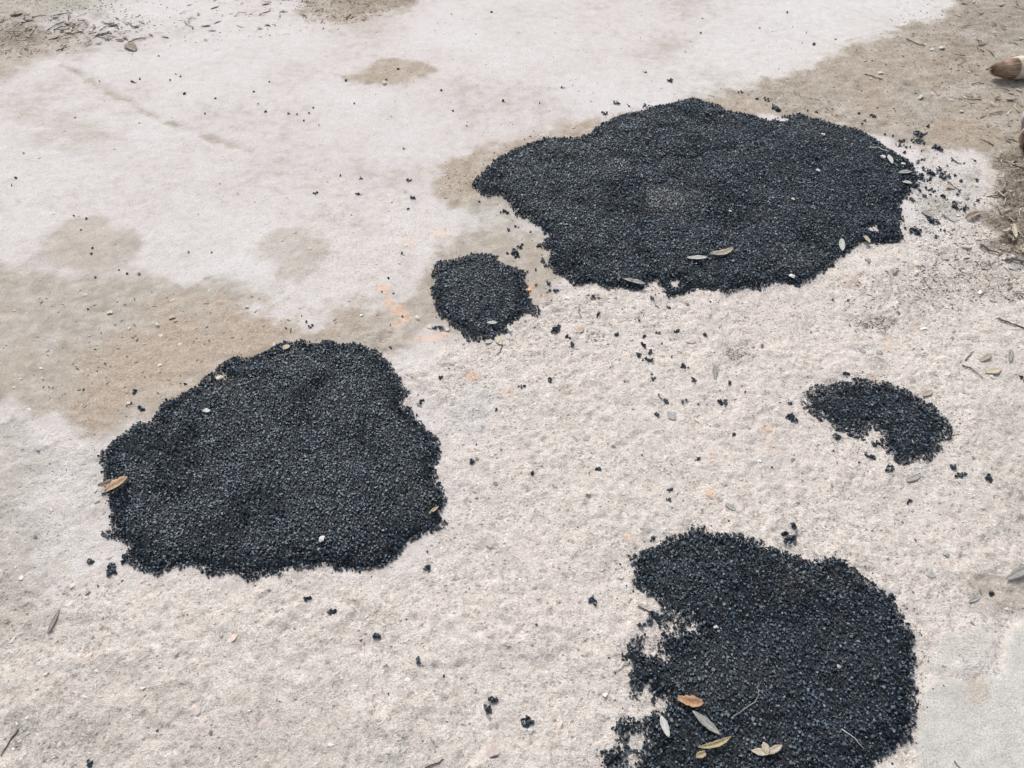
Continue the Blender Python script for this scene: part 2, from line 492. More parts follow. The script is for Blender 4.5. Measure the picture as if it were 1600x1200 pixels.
# ------------------------------------------------------------------ materials
def ground_material():
    m, nt, b = new_mat('weathered_concrete')
    N = NT(nt)
    big = N.noise(2.2, 6, 0.6)
    mid = N.noise(26, 6, 0.62)
    fine = N.noise(190, 5, 0.62)
    grain = N.noise(520, 3, 0.6)
    speck = N.noise(330, 2, 0.5)
    pale = N.ramp(N.math('ADD', N.math('MULTIPLY', big, 0.6), N.math('MULTIPLY', mid, 0.4)),
                  [(0.38, (0.395, 0.355, 0.325)), (0.47, (0.475, 0.435, 0.415)), (0.56, (0.505, 0.475, 0.46)), (0.64, (0.53, 0.505, 0.49))])
    vc = N.sep(N.vor(95, 'Color'))
    agg = N.ramp(vc[0], [(0.0, (0.26, 0.24, 0.22)), (0.18, (0.52, 0.47, 0.425)), (0.6, (0.63, 0.575, 0.525)), (0.85, (0.60, 0.52, 0.46)), (1.0, (0.70, 0.67, 0.64))])
    rough = N.ramp(N.math('ADD', N.math('MULTIPLY', mid, 0.5), N.math('MULTIPLY', fine, 0.5)),
                   [(0.34, (0.38, 0.335, 0.295)), (0.45, (0.585, 0.53, 0.475)), (0.56, (0.66, 0.605, 0.55)), (0.66, (0.72, 0.675, 0.63))])
    rough = N.mix(N.rng(fine, 0.42, 0.62, 0.1, 0.55), rough, agg)
    rough = N.mix(N.rng(big, 0.45, 0.62, 0.0, 0.30), rough, (0.57, 0.51, 0.47))
    c = N.mix(N.attr('rough'), pale, rough)
    c = N.mix(N.math('MULTIPLY', N.attr('white'), 0.85), c, N.ramp(mid, [(0.35, (0.48, 0.455, 0.435)), (0.6, (0.545, 0.525, 0.51))]))
    panel = N.ramp(N.math('ADD', N.math('MULTIPLY', mid, 0.5), N.math('MULTIPLY', big, 0.5)), [(0.35, (0.39, 0.375, 0.345)), (0.65, (0.51, 0.495, 0.46))])
    c = N.mix(N.math('MULTIPLY', N.attr('panel'), 0.9), c, panel)
    dirt = N.ramp(N.math('ADD', N.math('MULTIPLY', mid, 0.55), N.math('MULTIPLY', fine, 0.45)),
                  [(0.34, (0.20, 0.165, 0.125)), (0.5, (0.315, 0.27, 0.215)), (0.66, (0.43, 0.385, 0.325))])
    wob = N.math('ADD', N.math('MULTIPLY', N.math('SUBTRACT', fine, 0.5), 1.1), N.math('MULTIPLY', N.math('SUBTRACT', mid, 0.5), 1.0))
    da = N.attr('dirt')
    dm = N.math('MULTIPLY', N.rng(N.math('ADD', da, N.math('MULTIPLY', wob, 0.8)), 0.06, 0.86, 0.0, 1.0), N.math('MULTIPLY', N.rng(da, 0.0, 0.9, 0.0, 1.0), N.rng(N.noise(9, 5, 0.65), 0.34, 0.56, 0.66, 1.0)))
    c = N.mix(dm, c, dirt)
    c = N.mix(N.math('MULTIPLY', N.attr('grey'), 0.6), c, N.ramp(mid, [(0.35, (0.27, 0.26, 0.225)), (0.65, (0.40, 0.395, 0.36))]))
    c = N.mix(N.math('MULTIPLY', N.attr('tan'), 0.62), c, N.ramp(fine, [(0.35, (0.24, 0.175, 0.12)), (0.65, (0.44, 0.35, 0.265))]))
    c = N.mix(N.math('MULTIPLY', N.attr('brown'), 0.85), c, N.ramp(fine, [(0.35, (0.085, 0.066, 0.048)), (0.5, (0.20, 0.165, 0.125)), (0.66, (0.34, 0.29, 0.23))]))
    c = N.mix(N.math('MULTIPLY', N.attr('dark'), N.rng(fine, 0.46, 0.6, 0.85, 0.1)), c, (0.15, 0.14, 0.12))
    c = N.mix(N.math('MULTIPLY', N.attr('peach'), N.rng(fine, 0.35, 0.6, 0.15, 0.82)), c, (0.66, 0.41, 0.26))
    c = N.mix(N.math('MULTIPLY', N.attr('tar'), N.rng(fine, 0.48, 0.62, 0.0, 0.55)), c, (0.045, 0.045, 0.045))
    # grains and small dark specks
    c = N.mix(1.0, c, N.ramp(grain, [(0.32, (0.68, 0.665, 0.65)), (0.46, (0.98, 0.98, 0.98)), (0.68, (1.16, 1.16, 1.16))]), 'MULTIPLY')
    coarse = N.noise(115, 5, 0.68)
    bare = N.math('MULTIPLY', N.attr('rough'), N.math('SUBTRACT', 1.0, N.math('MULTIPLY', N.attr('panel'), 0.8)))
    patchy = N.rng(N.noise(5.5, 4, 0.6), 0.38, 0.62, 0.18, 0.88)
    rcon = N.math('ADD', N.math('MULTIPLY', bare, patchy), 0.15)
    c = N.mix(rcon, c, N.mix(1.0, c, N.ramp(coarse, [(0.36, (0.76, 0.74, 0.72)), (0.47, (1.0, 1.0, 1.0)), (0.66, (1.09, 1.09, 1.09))]), 'MULTIPLY'))
    g1 = N.sep(N.vor(230, 'Color'))
    c = N.mix(rcon, c, N.mix(1.0, c, N.ramp(g1[1], [(0.0, (0.62, 0.61, 0.60)), (0.10, (0.90, 0.89, 0.88)), (0.25, (1, 1, 1)), (0.88, (1.03, 1.03, 1.03)), (1.0, (1.2, 1.2, 1.2))]), 'MULTIPLY'))
    pd_ = N.vor(75, 'Distance')
    pc_ = N.sep(N.vor(75, 'Color'))
    pitm = N.math('MULTIPLY', N.rng(pd_, 0.10, 0.26, 1.0, 0.0), N.rng(pc_[2], 0.60, 0.66, 0.0, 1.0))
    c = N.mix(N.math('MULTIPLY', N.math('MULTIPLY', pitm, bare), 0.45), c, (0.24, 0.215, 0.19))
    c = N.mix(N.rng(speck, 0.64, 0.71, 0.0, 0.55), c, (0.16, 0.15, 0.14))
    sd_ = N.vor(62, 'Distance')
    sc_ = N.sep(N.vor(62, 'Color'))
    fleck = N.math('MULTIPLY', N.rng(sd_, 0.07, 0.17, 1.0, 0.0), N.rng(sc_[0], 0.70, 0.74, 0.0, 1.0))
    c = N.mix(N.math('MULTIPLY', fleck, N.rng(N.noise(3.5, 3), 0.40, 0.60, 0.15, 0.75)), c, (0.17, 0.16, 0.15))
    c = N.mix(N.rng(N.noise(58, 5, 0.7), 0.36, 0.48, 0.22, 0.0), c, N.mix(1.0, c, (0.70, 0.67, 0.64), 'MULTIPLY'))
    nt.links.new(c, b.inputs['Base Color'])
    b.inputs['Roughness'].default_value = 0.92
    b.inputs['Specular IOR Level'].default_value = 0.25
    hh = N.math('ADD', N.math('ADD', N.math('MULTIPLY', fine, 0.6), N.math('MULTIPLY', grain, 0.35)), N.math('SUBTRACT', N.math('MULTIPLY', coarse, 0.5), N.math('MULTIPLY', pitm, 0.35)))
    amt = N.math('MULTIPLY', hh, N.math('ADD', N.math('MULTIPLY', bare, 0.8), 0.3))
    n1 = N.bump(amt, 0.85, 0.0085)
    nt.links.new(n1, b.inputs['Normal'])
    return m


def asphalt_material():
    m, nt, b = new_mat('bitumen_coated_stone')
    N = NT(nt)
    r = N.island()
    c = N.ramp(r, [(0.0, (0.0035, 0.0055, 0.0085)), (0.45, (0.0095, 0.016, 0.024)), (0.8, (0.025, 0.038, 0.053)), (0.93, (0.060, 0.079, 0.100)), (1.0, (0.13, 0.15, 0.17))])  # blue tint and lightest stones put the sky's sheen into the base colour
    fine = N.noise(700, 2)
    c = N.mix(N.math('MULTIPLY', N.attr('dust'), N.rng(fine, 0.35, 0.6, 0.3, 1.0)), c, (0.22, 0.205, 0.18))
    nt.links.new(c, b.inputs['Base Color'])
    nt.links.new(N.rng(r, 0.0, 1.0, 0.30, 0.52), b.inputs['Roughness'])
    b.inputs['Specular IOR Level'].default_value = 0.6
    b.inputs['Specular Tint'].default_value = (0.78, 0.90, 1.0, 1.0)
    nt.links.new(N.bump(fine, 0.35, 0.0012), b.inputs['Normal'])
    return m


def plain_material(name, c0, c1, rough=0.8, scale=60.0, bump=0.3, streak=None, var=0.0):
    m, nt, b = new_mat(name)
    N = NT(nt)
    co = N.co
    if streak:
        mp = nt.nodes.new('ShaderNodeMapping')
        mp.inputs['Scale'].default_value = streak
        nt.links.new(N.co, mp.inputs['Vector'])
        co = mp.outputs[0]
    f = N.noise(scale, 5, 0.6, co)
    c = N.ramp(f, [(0.32, c0), (0.68, c1)])
    if var:
        v = N.rng(N.objrand(), 0, 1, 1 - var, 1 + var)
        cmb = nt.nodes.new('ShaderNodeCombineColor')
        for i in range(3):
            nt.links.new(v, cmb.inputs[i])
        c = N.mix(1.0, c, cmb.outputs[0], 'MULTIPLY')
    nt.links.new(c, b.inputs['Base Color'])
    b.inputs['Roughness'].default_value = rough
    nt.links.new(N.bump(f, bump, 0.002), b.inputs['Normal'])
    return m


def grit_material():
    m, nt, b = new_mat('loose_grit')
    N = NT(nt)
    c = N.ramp(N.island(), [(0.0, (0.12, 0.11, 0.10)), (0.15, (0.27, 0.25, 0.225)), (0.4, (0.44, 0.40, 0.36)), (0.7, (0.56, 0.51, 0.47)), (0.86, (0.54, 0.42, 0.34)), (1.0, (0.68, 0.66, 0.63))])
    nt.links.new(c, b.inputs['Base Color'])
    b.inputs['Roughness'].default_value = 0.9
    return m


M_GROUND = ground_material()
M_ASPH = asphalt_material()
M_BED = plain_material('bitumen_bed', (0.004, 0.005, 0.006), (0.008, 0.010, 0.013), 0.75, 300)
M_GRIT = grit_material()
def leaf_material(name, c0, c1, rib, var=0.25):
    m, nt, b = new_mat(name)
    N = NT(nt)
    f = N.noise(170, 6, 0.7)
    c = N.ramp(f, [(0.34, c0), (0.66, c1)])
    sp = nt.nodes.new('ShaderNodeSeparateXYZ')
    nt.links.new(N.co, sp.inputs[0])
    ay = N.math('ABSOLUTE', sp.outputs[1])
    c = N.mix(N.rng(ay, 0.0003, 0.0010, 0.7, 0.0), c, rib)
    wv = N.math('SINE', N.math('ADD', N.math('MULTIPLY', sp.outputs[0], 2600.0), N.math('MULTIPLY', ay, -2200.0)))
    c = N.mix(N.rng(wv, 0.5, 1.0, 0.0, 0.28), c, rib)
    c = N.mix(N.rng(N.noise(420, 3), 0.60, 0.68, 0.0, 0.6), c, tuple(0.35 * k for k in c0))
    v = N.rng(N.objrand(), 0, 1, 1 - var, 1 + var)
    cmb = nt.nodes.new('ShaderNodeCombineColor')
    for i in range(3):
        nt.links.new(v, cmb.inputs[i])
    c = N.mix(1.0, c, cmb.outputs[0], 'MULTIPLY')
    nt.links.new(c, b.inputs['Base Color'])
    b.inputs['Roughness'].default_value = 0.7
    nt.links.new(N.bump(N.math('ADD', f, N.math('MULTIPLY', wv, 0.15)), 0.5, 0.0015), b.inputs['Normal'])
    return m


LEAF = {
    'orange': leaf_material('orange_dry_leaf', (0.22, 0.11, 0.055), (0.47, 0.29, 0.17), (0.40, 0.22, 0.12), 0.05),
    'grey': leaf_material('grey_dry_leaf', (0.13, 0.125, 0.11), (0.29, 0.28, 0.255), (0.36, 0.35, 0.32), 0.15),
    'pale': leaf_material('pale_dry_leaf', (0.25, 0.25, 0.225), (0.44, 0.44, 0.41), (0.46, 0.45, 0.41), 0.12),
    'olive': leaf_material('olive_dry_leaf', (0.16, 0.125, 0.065), (0.38, 0.31, 0.18), (0.40, 0.34, 0.22), 0.1),
    'tan': leaf_material('tan_dry_leaf', (0.25, 0.155, 0.09), (0.48, 0.34, 0.22), (0.50, 0.38, 0.26), 0.3),
    'straw': leaf_material('straw_dry_leaf', (0.24, 0.195, 0.13), (0.47, 0.41, 0.32), (0.50, 0.44, 0.35), 0.25),
    'brown': leaf_material('brown_dry_leaf', (0.085, 0.062, 0.045), (0.25, 0.19, 0.14), (0.30, 0.24, 0.18), 0.45),
    'litter': leaf_material('weathered_litter', (0.17, 0.145, 0.12), (0.40, 0.35, 0.30), (0.42, 0.38, 0.33), 0.4),
}
M_TWIG = plain_material('twig_bark', (0.06, 0.048, 0.038), (0.21, 0.175, 0.14), 0.85, 200, 0.5, (1, 0.2, 1), 0.4)
M_STALK = plain_material('pale_stalk', (0.40, 0.37, 0.30), (0.58, 0.55, 0.48), 0.7, 200, 0.3)
M_STEM = plain_material('green_grey_stem', (0.12, 0.13, 0.10), (0.27, 0.27, 0.22), 0.7, 200, 0.3)
M_PEB = {
    'white': plain_material('white_pebble', (0.36, 0.35, 0.32), (0.58, 0.57, 0.54), 0.8, 200, 0.3),
    'cream': plain_material('cream_pebble', (0.42, 0.37, 0.30), (0.58, 0.53, 0.45), 0.85, 200, 0.4),
    'tan': plain_material('tan_pebble', (0.34, 0.25, 0.17), (0.52, 0.42, 0.32), 0.85, 200, 0.4),
    'grey': plain_material('grey_pebble', (0.22, 0.215, 0.20), (0.36, 0.35, 0.33), 0.85, 200, 0.4),
    'pink': plain_material('pinkish_pebble', (0.36, 0.29, 0.26), (0.48, 0.41, 0.38), 0.85, 200, 0.4),
    'orange': plain_material('orange_pebble', (0.50, 0.27, 0.14), (0.66, 0.44, 0.28), 0.85, 200, 0.4),
}

# ------------------------------------------------------------------ the ground: one sheet, finest where it is near
def axis(segs, far):
    a = [segs[0][0]]
    for x0, x1, st in segs:
        n = max(1, int(round((x1 - x0) / st)))
        a += list(np.linspace(x0, x1, n + 1)[1:])
    lo, hi = [], []
    st, p = segs[0][2], a[0]
    while p > -far:
        st *= 1.4
        p -= st
        lo.append(p)
    st, p = segs[-1][2], a[-1]
    while p < far:
        st *= 1.4
        p += st
        hi.append(p)
    return np.array(lo[::-1] + a + hi)


gx = axis([(-2.4, -1.15, 0.010), (-1.15, 1.15, 0.0042), (1.15, 2.4, 0.0095)], 80.0)
gy = axis([(0.25, 1.5, 0.0042), (1.5, 2.5, 0.0070), (2.5, 3.75, 0.0105)], 80.0)
GX, GY = np.meshgrid(gx, gy)
fx, fy = GX.ravel(), GY.ravel()
F = fields(fx, fy)
near = (np.abs(fx) < 2.9) & (fy > -0.3) & (fy < 4.3)
hz = np.where(near, F['h'], 0.004 * noise(fx, fy, 0.55, 5))
gxn, gyn = len(gx), len(gy)
idx = np.arange(gxn * gyn).reshape(gyn, gxn)
quads = np.stack([idx[:-1, :-1], idx[:-1, 1:], idx[1:, 1:], idx[1:, :-1]], -1).reshape(-1, 4)
gmesh = np_mesh('ground', np.stack([fx, fy, hz], 1), quads, True)
for k in ('rough', 'panel', 'dirt', 'tan', 'peach', 'grey', 'white', 'brown', 'dark', 'tar'):
    attr(gmesh, k, F[k])
ground = put('ground', gmesh, M_GROUND, label='pale weathered concrete ground with tan dirt stains', kind='structure')
del F

# ------------------------------------------------------------------ crushed stone shapes
def stone_templates(n, seed, npts=10, flat=None):
    out = []
    r = random.Random(seed)
    for _ in range(n):
        bm = bmesh.new()
        for i in range(npts):
            v = Vector((r.gauss(0, 1), r.gauss(0, 1), r.gauss(0, 1))).normalized()
            v *= r.uniform(0.86, 1.0)
            if flat and v.z > flat:
                v.z = flat + r.uniform(-0.03, 0.03)
            bm.verts.new(v)
        bmesh.ops.convex_hull(bm, input=bm.verts)
        loose = [v for v in bm.verts if not v.link_faces]
        bmesh.ops.delete(bm, geom=loose, context='VERTS')
        bmesh.ops.triangulate(bm, faces=bm.faces)
        bmesh.ops.recalc_face_normals(bm, faces=bm.faces)
        bm.verts.index_update()
        V = np.array([v.co[:] for v in bm.verts])
        T = np.array([[v.index for v in f_.verts] for f_ in bm.faces])
        bm.free()
        out.append((V, T))
    return out


STONES = stone_templates(24, 5, 9)
CHIPS = stone_templates(12, 9, 7)
FLATS = stone_templates(24, 6, 10, 0.42)      # rolled stones with worn tops


def rot_mats(n, tilt):
    """yaw at random, then a tilt of up to `tilt` (array) about a random level axis"""
    a = rng.uniform(0, 2 * math.pi, n)
    p = rng.uniform(0, 2 * math.pi, n)
    t = tilt * rng.uniform(0.2, 1.0, n)
    ca, sa = np.cos(a), np.sin(a)
    Rz = np.zeros((n, 3, 3))
    Rz[:, 0, 0], Rz[:, 0, 1], Rz[:, 1, 0], Rz[:, 1, 1], Rz[:, 2, 2] = ca, -sa, sa, ca, 1
    kx, ky = np.cos(p), np.sin(p)
    c, s = np.cos(t), np.sin(t)
    Rt = np.zeros((n, 3, 3))
    Rt[:, 0, 0] = c + kx * kx * (1 - c)
    Rt[:, 0, 1] = kx * ky * (1 - c)
    Rt[:, 0, 2] = ky * s
    Rt[:, 1, 0] = kx * ky * (1 - c)
    Rt[:, 1, 1] = c + ky * ky * (1 - c)
    Rt[:, 1, 2] = -kx * s
    Rt[:, 2, 0] = -ky * s
    Rt[:, 2, 1] = kx * s
    Rt[:, 2, 2] = c
    return Rt @ Rz


def stones_mesh(name, pos, dims, tilt, dust=None, flat=None, small=None):
    n = len(pos)
    pick = rng.integers(0, len(STONES), n)
    if small is not None:
        pick = np.where(small, len(STONES) + len(FLATS) + pick % len(CHIPS), pick)
    if flat is not None:
        pick = np.where(flat & (pick < len(STONES)), pick + len(STONES), pick)
    R = rot_mats(n, tilt)
    VV, TT, DD, off = [], [], [], 0
    for t, (V, T) in enumerate(STONES + FLATS + CHIPS):
        s = np.nonzero(pick == t)[0]
        if not len(s):
            continue
        L = V[None] * dims[s][:, None, :]
        W = np.einsum('nij,nkj->nki', R[s], L) + pos[s][:, None, :]
        VV.append(W.reshape(-1, 3))
        TT.append((T[None] + (np.arange(len(s)) * len(V))[:, None, None] + off).reshape(-1, 3))
        if dust is not None:
            DD.append(np.repeat(dust[s], len(V)))
        off += len(s) * len(V)
    me = np_mesh(name, np.concatenate(VV), np.concatenate(TT))
    if dust is not None:
        attr(me, 'dust', np.concatenate(DD))
    return me


# ------------------------------------------------------------------ the five asphalt patches
PATCH_LABEL = {
    'A': 'largest black asphalt patch, a wide uneven oval bordering the tan dirt',
    'B': 'small roundish black asphalt patch between the two biggest patches, beside orange marks',
    'C': 'big rounded triangular black asphalt patch with a curled tan leaf on its edge',
    'D': 'coarse black asphalt patch with a ragged holed side and several fallen leaves on it',
    'E': 'small hooked black asphalt patch with one thin feathered end on rough concrete',
}
DUST = {'A': [(1040, 318, 40, 22, .35), (960, 265, 20, 10, .3), (1250, 410, 40, 12, .18), (900, 240, 60, 20, .12), (1250, 200, 70, 14, .15)],
        'C': [(360, 610, 26, 14, .25), (648, 775, 20, 12, .22), (300, 820, 70, 30, .06)],
        'D': [(1235, 912, 34, 18, .30), (1310, 912, 16, 8, .25), (1140, 1070, 90, 60, .05), (1180, 1180, 90, 30, .08)],
        'B': [(830, 488, 12, 8, .3)], 'E': [(1265, 620, 18, 16, .22), (1300, 612, 20, 8, .12)]}
PITCHES = {'A': 0.0058, 'B': 0.0050, 'C': 0.0049, 'D': 0.0051, 'E': 0.0050}
patch_root = {}
for k in 'ABCDE':
    poly = PATCH[k]
    x0, y0 = poly.min(0) - 0.03
    x1, y1 = poly.max(0) + 0.03
    cx, cy = poly.mean(0)
    root = put('asphalt_patch', None, None, loc=(cx, cy, 0), label=PATCH_LABEL[k], cat='asphalt patch', group='fresh asphalt patches on the concrete')
    patch_root[k] = root
    # the dark bed under the stones
    st = 0.009
    bx, by = np.arange(x0, x1, st), np.arange(y0, y1, st)
    BX, BY = np.meshgrid(bx, by)
    px, py = BX.ravel(), BY.ravel()
    hg = ground_h(px, py)
    sd = patch_sd(k, px, py)
    zt = np.where(sd > 0.004, patch_h(k, px, py, hg, sd) - 0.0036, hg - 0.006)
    bi = np.arange(len(px)).reshape(len(by), len(bx))
    q = np.stack([bi[:-1, :-1], bi[:-1, 1:], bi[1:, 1:], bi[1:, :-1]], -1).reshape(-1, 4)
    keep = (sd[q] > -0.012).all(1)
    q = q[keep]
    used = np.unique(q)
    remap = np.full(len(px), -1)
    remap[used] = np.arange(len(used))
    bv = np.stack([px - cx, py - cy, zt], 1)[used]
    put('bitumen_bed', np_mesh('bitumen_bed', bv, remap[q], True), M_BED, root)
    # the stones
    s = PITCHES[k]
    rows = []
    for j, yy in enumerate(np.arange(y0, y1, s * 0.866)):
        xs = np.arange(x0, x1, s) + (0.5 * s if j % 2 else 0)
        rows.append(np.stack([xs, np.full(len(xs), yy)], 1))
    P = np.concatenate(rows)
    P = P + rng.uniform(-0.42, 0.42, P.shape) * s
    px, py = P[:, 0], P[:, 1]
    sd = patch_sd(k, px, py)
    ed = sd + 0.006 * noise(px, py, 0.030, 201) + 0.005 * noise(px, py, 0.013, 207)
    keep = ed > rng.uniform(-0.002, 0.003, len(px))
    if k == 'E':      # the thin end: stones thin out
        fx0 = gp(1252, 625)[0]
        prob = sstep(-0.02, 0.085, px - fx0)
        keep &= rng.uniform(0, 1, len(px)) < 0.25 + prob
    ext = (ed > 0.0) & (ed < 0.028) & (rng.uniform(0, 1, len(px)) < 0.45)      # loose second layer near the rim
    P2 = P[ext] + rng.uniform(-0.5, 0.5, (ext.sum(), 2)) * s
    n1 = keep.sum()
    Pk = P[keep]
    P3 = Pk[rng.uniform(0, 1, n1) < 0.6] + rng.uniform(-0.5, 0.5, (1, 2)) * s      # fines between the stones
    P3 = P3 + rng.uniform(-0.6, 0.6, P3.shape) * s
    n2 = n1 + len(P2)
    P = np.concatenate([Pk, P2, P3])
    px, py = P[:, 0], P[:, 1]
    sd = patch_sd(k, px, py)
    hg = ground_h(px, py)
    n = len(px)
    loose = sstep(0.055, 0.006, sd + 0.012 * noise(px, py, 0.06, 211))
    loose = np.maximum(loose, 0.75 * sstep(0.05, 0.6, fbm(px, py, 0.15, 3, 223)))
    size = s * 0.53 * np.clip(np.exp(rng.normal(0, 0.30, n)), 0.5, 1.75) * (1 + 0.10 * loose)
    size[n2:] *= 0.52
    dims = np.stack([size * rng.uniform(0.95, 1.2, n), size * rng.uniform(0.8, 1.02, n), size * (0.72 + 0.15 * loose) * rng.uniform(0.85, 1.15, n)], 1)
    z = patch_h(k, px, py, hg, sd) + rng.normal(0, 0.0007, n) + loose * rng.normal(0, 0.0012, n)
    z[n1:n2] += 0.0035
    z[n2:] -= 0.0002
    z = np.where(sd < 0.003, hg + dims[:, 2] * 0.7, z)
    dust = np.zeros(n)
    for (u, v, ru, rv, a) in DUST[k]:
        e = gpoly(ell(u, v, ru, rv))
        dust = np.maximum(dust, a * 1.6 * sstep(-0.03, 0.05, sdist(e, px, py, 0.1) + 0.02 * noise(px, py, 0.03, 231)))
    dust = np.clip(dust + 0.03 * sstep(0.3, 0.9, fbm(px, py, 0.12, 3, 241)) * (1 - loose), 0, 1)
    pos = np.stack([px - cx, py - cy, z], 1)
    flat = rng.uniform(0, 1, n) > loose * 1.3
    dims[flat, 2] *= 1.25
    tilt = np.radians(np.where(flat, 11, 20 + 60 * loose))
    put('aggregate', stones_mesh('aggregate', pos, dims, tilt, dust, flat, np.arange(n) >= n2), M_ASPH, root, kind='stuff')


def surface(x, y):
    """top of whatever lies at that spot: concrete or asphalt"""
    x, y = np.atleast_1d(np.asarray(x, float)), np.atleast_1d(np.asarray(y, float))
    hg = ground_h(x, y)
    z = hg.copy()
    for k in 'ABCDE':
        sd = patch_sd(k, x, y)
        z = np.where(sd > 0.0, np.maximum(z, patch_h(k, x, y, hg, sd) + 0.0030), z)
    return z


# ------------------------------------------------------------------ loose asphalt crumbs, one by one
CRUMBS = [
    # round the oval patch: far rim and the side towards the dirt
    (1199, 157, 9), (1211, 171, 11), (1262, 173, 4), (1276, 175, 5), (1342, 179, 4), (1362, 183, 7), (1351, 189, 5), (1346, 196, 4), (1449, 198, 5), (1437, 212, 12),
    (1433, 222, 10), (1409, 222, 8), (1406, 229, 9), (1418, 231, 5), (1413, 239, 5), (1439, 237, 4), (1465, 234, 10), (1442, 250, 5), (1433, 254, 6), (1394, 215, 4), (1382, 211, 4),
    (1441, 264, 6), (1450, 272, 10), (1450, 283, 9), (1465, 270, 7), (1473, 278, 11), (1492, 278, 6), (1487, 253, 3), (1480, 260, 4), (1506, 257, 3), (1523, 252, 4), (1527, 283, 5),
    (1502, 287, 5), (1431, 280, 14), (1427, 290, 11), (1447, 297, 6), (1455, 298, 7), (1445, 309, 6), (1452, 307, 4), (1435, 300, 5), (1425, 314, 7), (1469, 309, 8), (1494, 307, 6),
    (1497, 302, 4), (1455, 344, 13), (1468, 347, 6), (1426, 360, 13), (1463, 371, 6), (1472, 361, 5), (1524, 312, 5), (1493, 325, 10), (1507, 326, 8),
    (786, 332, 8), (793, 361, 5), (805, 354, 4), (829, 364, 4), (804, 398, 13), (814, 387, 8), (749, 314, 4), (848, 409, 8), (854, 418, 6), (837, 447, 4), (857, 444, 5), (824, 427, 4), (837, 424, 4),
    (688, 513, 7), (677, 513, 4), (628, 397, 4), (607, 436, 4), (597, 457, 3), (615, 459, 3), (629, 496, 4), (610, 509, 3), (610, 545, 4),
    (865, 456, 8), (928, 464, 6), (936, 465, 4), (858, 444, 5), (1018, 467, 5), (1046, 481, 5), (1110, 472, 4), (935, 492, 6), (869, 514, 11), (889, 530, 6), (894, 540, 5), (964, 521, 5), (999, 500, 4),
    (1007, 523, 5), (1026, 518, 5), (1056, 517, 5), (1006, 539, 7), (1016, 549, 6), (998, 557, 6), (1014, 564, 8), (1004, 564, 4), (1049, 558, 4), (1069, 574, 7), (1018, 585, 4), (1018, 591, 5), (975, 598, 4),
    (1083, 599, 6), (1140, 602, 5), (1130, 631, 8), (1042, 629, 6), (1029, 618, 4), (1071, 627, 5), (1091, 633, 4), (1163, 616, 4), (859, 593, 5), (1101, 523, 5), (1035, 535, 4),
    (815, 604, 6), (775, 640, 5), (737, 724, 5), (831, 740, 6), (935, 735, 5), (1002, 713, 4), (1026, 650, 5), (1089, 719, 5), (1046, 765, 5), (1059, 772, 3), (1042, 781, 5), (1020, 844, 6), (744, 695, 4),
    (1237, 656, 10), (1235, 632, 5), (1305, 683, 8), (1357, 714, 8), (1387, 736, 9), (1342, 725, 4), (1301, 705, 4), (1367, 695, 9), (1487, 728, 7), (1499, 744, 9), (1544, 749, 7), (1423, 782, 6),
    (1146, 682, 5), (1205, 733, 4), (1597, 589, 6), (1346, 584, 3), (1301, 468, 4), (1325, 470, 4), (1321, 587, 5),
    (1242, 824, 9), (1232, 844, 14), (1139, 815, 4), (1430, 844, 4), (1548, 927, 6), (923, 935, 6), (928, 943, 5), (838, 978, 4), (1013, 974, 8), (997, 979, 6), (1019, 963, 7), (1026, 967, 6),
    (687, 592, 5), (658, 629, 6), (701, 577, 4), (771, 1094, 8), (764, 1109, 9), (824, 1129, 12), (589, 997, 7), (564, 1001, 4), (655, 1034, 5), (694, 1058, 4), (667, 888, 9), (667, 862, 4), (635, 968, 3), (608, 1086, 4),
    (482, 938, 6), (521, 957, 7), (141, 878, 6), (175, 889, 13), (199, 872, 9), (246, 1142, 4), (142, 1191, 6), (154, 916, 4), (191, 908, 4),
    (221, 640, 7), (206, 631, 3), (150, 435, 4), (138, 484, 4), (486, 511, 6), (447, 515, 4), (479, 504, 4), (165, 569, 4), (132, 610, 4), (290, 601, 4), (209, 613, 5), (199, 429, 4), (218, 429, 4), (187, 422, 4),
    (25, 279, 4), (19, 290, 3), (37, 239, 3), (135, 342, 4), (116, 337, 3), (127, 360, 3), (145, 389, 4), (143, 398, 4), (295, 395, 4), (331, 395, 3), (157, 127, 4), (208, 129, 5), (218, 124, 4),
    (289, 148, 4), (337, 155, 3), (397, 143, 4), (415, 175, 4), (451, 178, 4), (464, 179, 3), (483, 177, 3), (489, 169, 3), (499, 196, 3), (475, 189, 3), (403, 162, 3), (321, 179, 3), (275, 116, 3), (282, 120, 3),
    (266, 126, 3), (248, 88, 3), (421, 127, 3), (506, 46, 3), (491, 303, 6), (532, 275, 4), (302, 46, 3),
    (631, 234, 4), (641, 282, 5), (646, 309, 5), (560, 304, 5), (564, 279, 5), (638, 327, 4), (689, 143, 4), (708, 174, 4), (729, 197, 3), (554, 163, 3), (786, 159, 4), (768, 20, 3), (706, 23, 3), (881, 138, 6),
    (1008, 115, 6), (1048, 127, 7), (964, 163, 7), (943, 178, 8), (982, 167, 4), (1008, 167, 7), (844, 161, 4), (1271, 70, 5), (1259, 51, 3), (1187, 44, 3), (1095, 51, 3), (1097, 29, 3), (1305, 62, 3), (1230, 20, 3),
    (1181, 154, 6), (1156, 145, 5), (622, 110, 4), (604, 126, 4), (541, 127, 4), (1385, 102, 3), (1362, 96, 3),
]
PNAME = {'A': 'the wide oval patch', 'B': 'the small roundish patch', 'C': 'the rounded triangular patch', 'D': 'the coarse leaf-strewn patch', 'E': 'the small hooked patch'}
cen = np.array([gp(u, v) for u, v, r in CRUMBS])
zz = surface(cen[:, 0], cen[:, 1])
CF = fields(cen[:, 0], cen[:, 1])
pd = {k: sdist(PATCH[k], cen[:, 0], cen[:, 1], 1.2) for k in 'ABCDE'}
crumb_dust = np.zeros(1)
